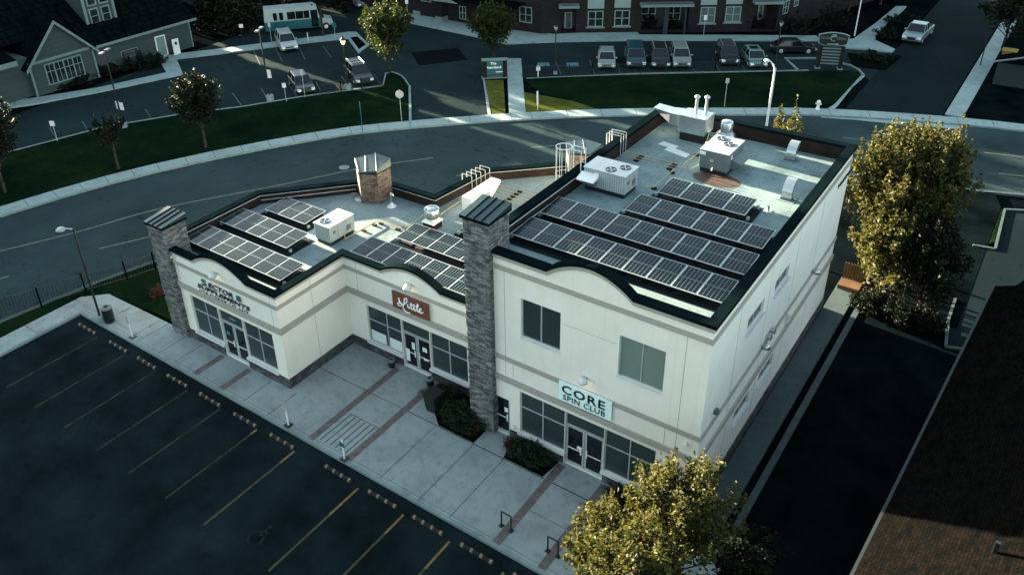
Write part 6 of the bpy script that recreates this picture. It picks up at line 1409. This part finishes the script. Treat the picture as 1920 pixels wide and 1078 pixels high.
def tree(x, y, h, r, zb, nleaf, ls, mt, lab, seed=1, nb=60, clump=.19, trunk=.14, top='round', group=None, name='leafy_tree', z=0, lean=1.0, cat='tree', up=.3, bark='bark'):
    rng = np.random.default_rng(seed); t = thing(name, (x, y, z), lab, cat, group)
    g = MB(); tips = []
    g.tube((0, 0, -.1), (.04, .02, zb), trunk, trunk * .8, n=8).tube((.04, .02, zb), (0, 0, h * .82), trunk * .8, trunk * .15, n=7)
    C = []; per = max(4, nleaf // nb)
    for i in range(nb):
        f = (i + .5) / nb; az = i * 2.39996 + rng.uniform(-.4, .4); z0 = zb * .9 + (h * .78 - zb) * f ** .9
        zt = z0 + (h - z0) * rng.uniform(.25, .95)
        tt = (zt - zb) / (h - zb)                                         # height in the crown 0..1
        if top == 'round': env = math.sin(math.pi * min(1, max(0, .12 + tt * .86))) ** .55
        elif top == 'cone': env = (1 - tt) ** .8 * 1.0 + .05
        elif top == 'vase': env = (.35 + .65 * min(1, tt * 1.7)) * (1 - max(0, tt - .75) * 2.2)
        else: env = (.75 + .25 * math.sin(tt * 3)) * (1 if tt < .8 else 1 - (tt - .8) * 3)
        rr = r * max(.08, env) * rng.uniform(.55, 1.08)
        end = np.array([math.cos(az) * rr, math.sin(az) * rr, zt if top != 'cone' else z0 + rng.uniform(-.4, .3)]); st = np.array([0, 0, z0])
        mid = st * .45 + end * .55; mid[2] -= (zt - z0) * .12
        g.tube(st, mid, trunk * .3, trunk * .2, n=4, cap=False).tube(mid, end, trunk * .2, trunk * .05, n=4, cap=False)
        u = rng.uniform(.25, 1.04, per) ** .75
        P = (1 - u)[:, None] ** 2 * st + 2 * ((1 - u) * u)[:, None] * mid + (u ** 2)[:, None] * end
        sp = clump * r * (1.15 - .75 * u)
        C.append(P + rng.normal(size=(per, 3)) * sp[:, None] * np.array([1, 1, .85]))
        if top != 'cone' and rng.random() < .45:                           # upright shoots
            L = rng.uniform(.06, .16) * h * .8; k = max(3, per // 7); w_ = rng.uniform(0, 1, k)
            C.append(end + np.stack([rng.normal(size=k) * .05 * r * (1 - w_), rng.normal(size=k) * .05 * r * (1 - w_), w_ * L], 1))
    g.build('trunk', bark, t, local=True); C = np.concatenate(C)
    o = leaves('crown', C, ls, mt, t, rng, up); return t
def hp(x, ytop, Y): return gY(x, ytop, Y).z
LG = 'leafgold'
# golden trees at the lower right corner of the tall block
tree(-7.0, 20.8, 6.35, 2.1, 1.2, 15000, .155, LG, 'golden leafed tree with the highest tip at the front corner of the tall block', 11, 90, .13, .13, 'tall')
tree(-8.75, 18.7, 5.1, 1.75, 1.0, 11500, .15, LG, 'golden leafed tree at the bottom edge, nearest the bicycle hoops', 12, 70, .14, .11, 'round')
tree(-7.1, 17.7, 6.0, 2.0, 1.0, 13000, .15, LG, 'golden leafed tree at the bottom edge, right of the other golden trees', 13, 80, .14, .12, 'round')
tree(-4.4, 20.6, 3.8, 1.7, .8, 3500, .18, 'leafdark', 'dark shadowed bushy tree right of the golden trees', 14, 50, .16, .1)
tree(-4.7, 22.9, 2.4, 1.3, .4, 2200, .16, 'leafdark', 'small dark bush behind the shadowed tree at the end of the pale kerb', 15, 40, .18, .06)
# tall golden trees at the right of the building
tree(-6.2, 47.2, hp(1650, 222, 47.2), 2.35, .7, 17000, .22, LG, 'tall golden tree nearest the rear corner of the tall block', 21, 110, .13, .15, 'tall')
tree(-5.0, 49.4, hp(1720, 232, 49.4), 2.2, .7, 14000, .22, LG, 'tall golden tree in the middle of the clump right of the building', 22, 100, .13, .14, 'tall')
tree(-4.2, 47.6, hp(1785, 245, 47.6), 2.2, .7, 14000, .22, LG, 'tall golden tree at the right end of the clump right of the building', 23, 90, .13, .13, 'tall')
tree(-5.3, 45.4, 6.0, 2.2, .3, 11000, .22, 'leafgold', 'lower golden tree in front of the tall golden clump', 24, 70, .15, .12)
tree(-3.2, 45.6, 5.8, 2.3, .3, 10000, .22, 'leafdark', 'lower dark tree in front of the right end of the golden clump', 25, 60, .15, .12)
tree(-12.6, 47.5, hp(1520, 210, 47.5), 1.15, 1.5, 3500, .2, LG, 'small golden tree top showing over the rear parapet', 26, 45, .15, .1, 'tall')
def ptree(bx, by, xl, xr, ytop, n, ls, mt, lab, seed, top='round', zbf=.3, nb=60, **k):
    P = gz(bx, by); pr = gp((xl + xr) / 2, ytop, P, Vector((FW.x, FW.y, 0))); h = pr.z; dist = (P - CAM).dot(FW); r = (xr - xl) / 2 * dist / FPX
    return tree(P.x, P.y, h, r, h * zbf, n, ls, mt, lab, seed, nb, k.pop('clump', .13), k.pop('trunk', .13), top, **k)
ptree(731, 137, 674, 772, 8, 7000, .30, 'leafgreen', 'large round leafy tree at the corner of the green lawn by the drive', 31, 'vase', .2, 90)
ptree(925, 112, 880, 972, 10, 6000, .30, 'leafgreen', 'leafy tree behind the teal Heartland sign', 32, 'vase', .12, 80)
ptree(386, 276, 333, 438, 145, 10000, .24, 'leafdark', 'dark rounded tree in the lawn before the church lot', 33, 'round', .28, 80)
ptree(222, 316, 178, 240, 217, 1700, .22, 'leafdark', 'thin sparse young tree in the lawn, between the dark trees', 34, 'vase', .35, 22)
ptree(10, 360, -55, 66, 168, 11000, .25, 'leafdark', 'dark tree with lit tips at the left picture edge', 35, 'round', .2, 80)
ptree(606, 68, 570, 640, -50, 5000, .32, 'leafdark', 'dark tree rising beside the bus at the top edge', 36, 'round', .5, 70)
def conifer(px, py, h, r, lab, seed, n=3500): P = gz(px, py); return tree(P.x, P.y, h * 1.2, r, .6, n, .5, 'leafdark', lab, seed, 70, .14, .2, 'cone', 'conifers behind the church', 'conifer', cat='conifer')
for i, (px_, py_, h, r, lab) in enumerate(((392, 62, 5.2, 2.2, 'dark conifer nearest the church end wall'), (430, 66, 5.4, 2.4, 'dark conifer second from the church end wall'), (470, 60, 5, 2.2, 'dark conifer behind the white sign on the dark post'), (515, 40, 9, 2.6, 'dark conifer just left of and behind the bus'), (560, 18, 12, 3.4, 'dark conifer behind the bus'), (400, 25, 8, 1.6, 'tall dark conifer behind the others by the church'), (460, 8, 14, 3.8, 'tall dark conifer at the top edge above the white sign'), (640, 22, 9, 2.6, 'dark conifer right of the bus at the top edge'))):
    conifer(px_, py_, h, r, lab, 40 + i)
def shrub(x, y, rx, ry, h, n, mt, lab, seed, ls=.16, name='shrub', cat='shrub', group=None, z=0):
    rng = np.random.default_rng(seed); t = thing(name, (x, y, z), lab, cat, group); k = max(5, n // 70); C = []; g = MB()
    for i in range(k):
        a = rng.uniform(0, 6.28); q = math.sqrt(rng.uniform(0, 1)); e = np.array([rx * q * math.cos(a), ry * q * math.sin(a), h * (1 - .65 * q * q) * rng.uniform(.65, 1.08)]); st = np.array([e[0] * .35, e[1] * .35, 0])
        g.tube(st, e, .02, .006, n=4, cap=False); u = rng.uniform(.3, 1.05, 70)[:, None]; C.append(st + (e - st) * u + rng.normal(size=(70, 3)) * .09)
    g.build('stems', 'bark', t, local=True); leaves('foliage', np.concatenate(C), ls, mt, t, rng, .3, .35); return t
shrub(-19.2, 23.8, 1.35, .9, 1.15, 4000, 'needle', 'large dark juniper in the bed before the tall stone tower', 51)
shrub(-20.9, 24.5, 1.1, .9, .85, 2800, 'needle', 'dark low juniper in the bed nearest the Little shop doors', 52)
shrub(-19.9, 23.4, .35, .3, .75, 300, 'leafgreen', 'pale green sprig at the front of the tower bed', 53, .14)
shrub(-18.3, 23.6, .3, .3, .6, 250, 'redleaf', 'small red tinted plant in the tower bed', 54, .12)
shrub(-15.3, 23.6, 1.25, .7, .95, 3600, 'needle', 'dark spreading juniper under the left spin club windows', 55)
shrub(-16.3, 23.5, .4, .4, .7, 500, 'redleaf', 'rust tinted end of the juniper bed by the single door', 56, .13)
shrub(-10.3, 23.6, 1.15, .7, 1.0, 3200, 'needle', 'dark juniper under the right spin club windows', 57); shrub(-8.8, 23.5, .8, .6, .9, 1500, 'needle', 'dark juniper at the front corner of the tall block', 58)
P = gz(300, 556); shrub(P.x, P.y, .5, .5, .8, 900, 'redleaf', 'round dark red shrub on the lawn left of the stone tower', 59)
P = gz(292, 508); shrub(P.x + .4, P.y + 1.2, 1.1, 1.1, 1.9, 1800, 'leafdark', 'dark leafy bush behind the left stone tower', 60, .2)
for i, (a, b, rr, h, lab) in enumerate(((262, 128, 1.8, 1.7, 'dark shrub under the church sign, right of two big ones'), (225, 132, 1.8, 1.5, 'dark shrub under the church sign, left of two big ones'), (195, 142, 1.4, 1.2, 'dark shrub at the foot of the church lamp'), (155, 157, 1.3, .9, 'low dark shrub under the big church window, right'), (120, 163, 1.1, .7, 'low dark shrub under the big church window, left'), (293, 122, 1.4, 1.4, 'dark shrub nearest the church door'))):
    P = gz(a, b); shrub(P.x, P.y, rr, rr, h, 1400, 'leafdark', lab, 70 + i, .26)
for i, (a, b, rr, h, lab) in enumerate(((1215, 55, 1.2, 1.8, 'dark shrub before the brick balcony, left'), (1262, 56, 1.0, 1.3, 'dark shrub before the brick balcony, middle'), (1300, 56, .9, 1.3, 'dark shrub before the brick balcony, right'), (1395, 52, 2.0, 2.4, 'dark shrub before the far apartment door'), (1450, 55, 2.4, 2.6, 'dark shrub at the apartment corner'), (1500, 62, 2.6, 2.6, 'dark shrub right of the apartment corner'), (1560, 48, 2.4, 3.0, 'dark shrub behind the pillar sign'), (1640, 112, 2.0, .9, 'low dark shrub right of the pillar sign'), (1668, 70, 2.0, 1.2, 'low dark hedge beside the white pickup truck'), (1690, 45, 2.0, 1.3, 'low dark hedge beyond the white pickup truck'))):
    P = gz(a, b); shrub(P.x, P.y, rr, rr, h, 1300, 'leafdark', lab, 80 + i, .28)
for i, (a, b, h, r, lab) in enumerate(((1530, 28, 9, 3.2, 'dark tree right of the apartment wing'), (1590, 20, 9, 3.0, 'dark tree between the apartment wing and the flag pole'), (1650, 8, 8, 2.8, 'dark tree at the top edge by the side path'), (1880, 90, 7, 3.0, 'dark tree beyond the shed at the right edge'), (1915, 40, 9, 3.4, 'dark tree in the top right corner'))):
    P = gz(a, b); tree(P.x, P.y, h, r, 1.2, 3500, .42, 'leafdark', lab, 90 + i, 60, .15, .18)
# ================================================================== SURROUNDINGS ADDED ONLY TO SHADE THE PLACE (left, out of the frame)
BK = thing('shade_block', (-120, 5, 0), 'added unseen brick block beyond the left edge that shades the front lot', 'building')  # unseen building, added to keep the low sun off the lot
WK2 = Wall((-112, 0), (0, 1), (-1, 0), BK)
MB().box(-128, -45, -.1, -112, 28.3, 19.5).build('wall', 'brick', BK); MB().box(-128.4, -45.4, 19.502, -111.6, 28.4, 20.1).build('roof', 'shingle', BK)  # wall and roof of the added shade block
MB().box(-126, 28.31, -.1, -112.5, 37.0, 13.5).build('wall', 'brick', BK)  # further wall of the added shade block
for k in range(5):
    for j in range(12): awin((-42 + j * 5.6, -39.6 + j * 5.6, 1.5 + k * 3.6, 3.3 + k * 3.6), W=WK2)
for i, (x, y, h, r) in enumerate(((-90, 56.9, 11, 1.4), (-98, 60.7, 13.5, .9), (-98, 66.4, 9, 1.0), (-98, 69.0, 15, .8), (-102, 74.6, 17, 4.4), (-103, 79, 17, 4.6), (-102, 84, 17, 4.6), (-101, 89, 17, 4.6), (-98, 94, 17, 4.6), (-95, 99, 17, 4.6), (-92, 104, 17, 4.6), (-112, 58.0, 7, 2.5), (-113, 68, 12, 4), (-113, 75, 13, 4))):  # trees added to shade road, lawns and far lots, with gaps for streaks
    tree(x, y, h, r, 1.0, 3200, 1.0, 'leafdark', 'added shade tree behind the right end of the church' if not i else 'added shade tree beyond the church, %s along the row outside the picture' % ['first', 'second', 'third', 'fourth', 'fifth', 'sixth', 'seventh', 'eighth', 'ninth', 'tenth', 'eleventh', 'twelfth', 'thirteenth'][i - 1], 140 + i, 80, .14, .25, 'tall', 'added shade trees in a row beyond the church' if i else None, 'leafy_tree')
for i, y in enumerate((38.0, 40.0, 42.0)):  # high crowns added to keep sun off the tall roof's panel rows
    tree(-112, y, 32, 1.8, 23, 3600, .9, 'leafdark', 'added very tall shade tree far left outside the picture, %s of three' % ['first', 'middle', 'last'][i], 160 + i, 60, .16, .3, 'tall', 'added shade trees far left', 'shade_tree')
for i, y in enumerate((58, 64, 70, 76)): shrub(-104, y, 1.6, 3.6, 4.6, 1800, 'leafdark', 'added tall shade bush behind the church, %s of four' % ['first', 'second', 'third', 'last'][i], 170 + i, .6, group='added shade bushes behind the church')  # bush row added to shade the ground behind the church
for i, (x, y, lab) in enumerate(((-5.6, 43.9, 'dark bush at the foot of the golden clump, beside the side walk'), (-4.0, 43.6, 'dark bush at the foot of the golden clump, middle'), (-2.5, 44.0, 'dark bush at the foot of the golden clump, nearest the drive'))): shrub(x, y, 1.0, .9, 1.7, 2600, 'leafdark', lab, 180 + i, .18)
#==END==
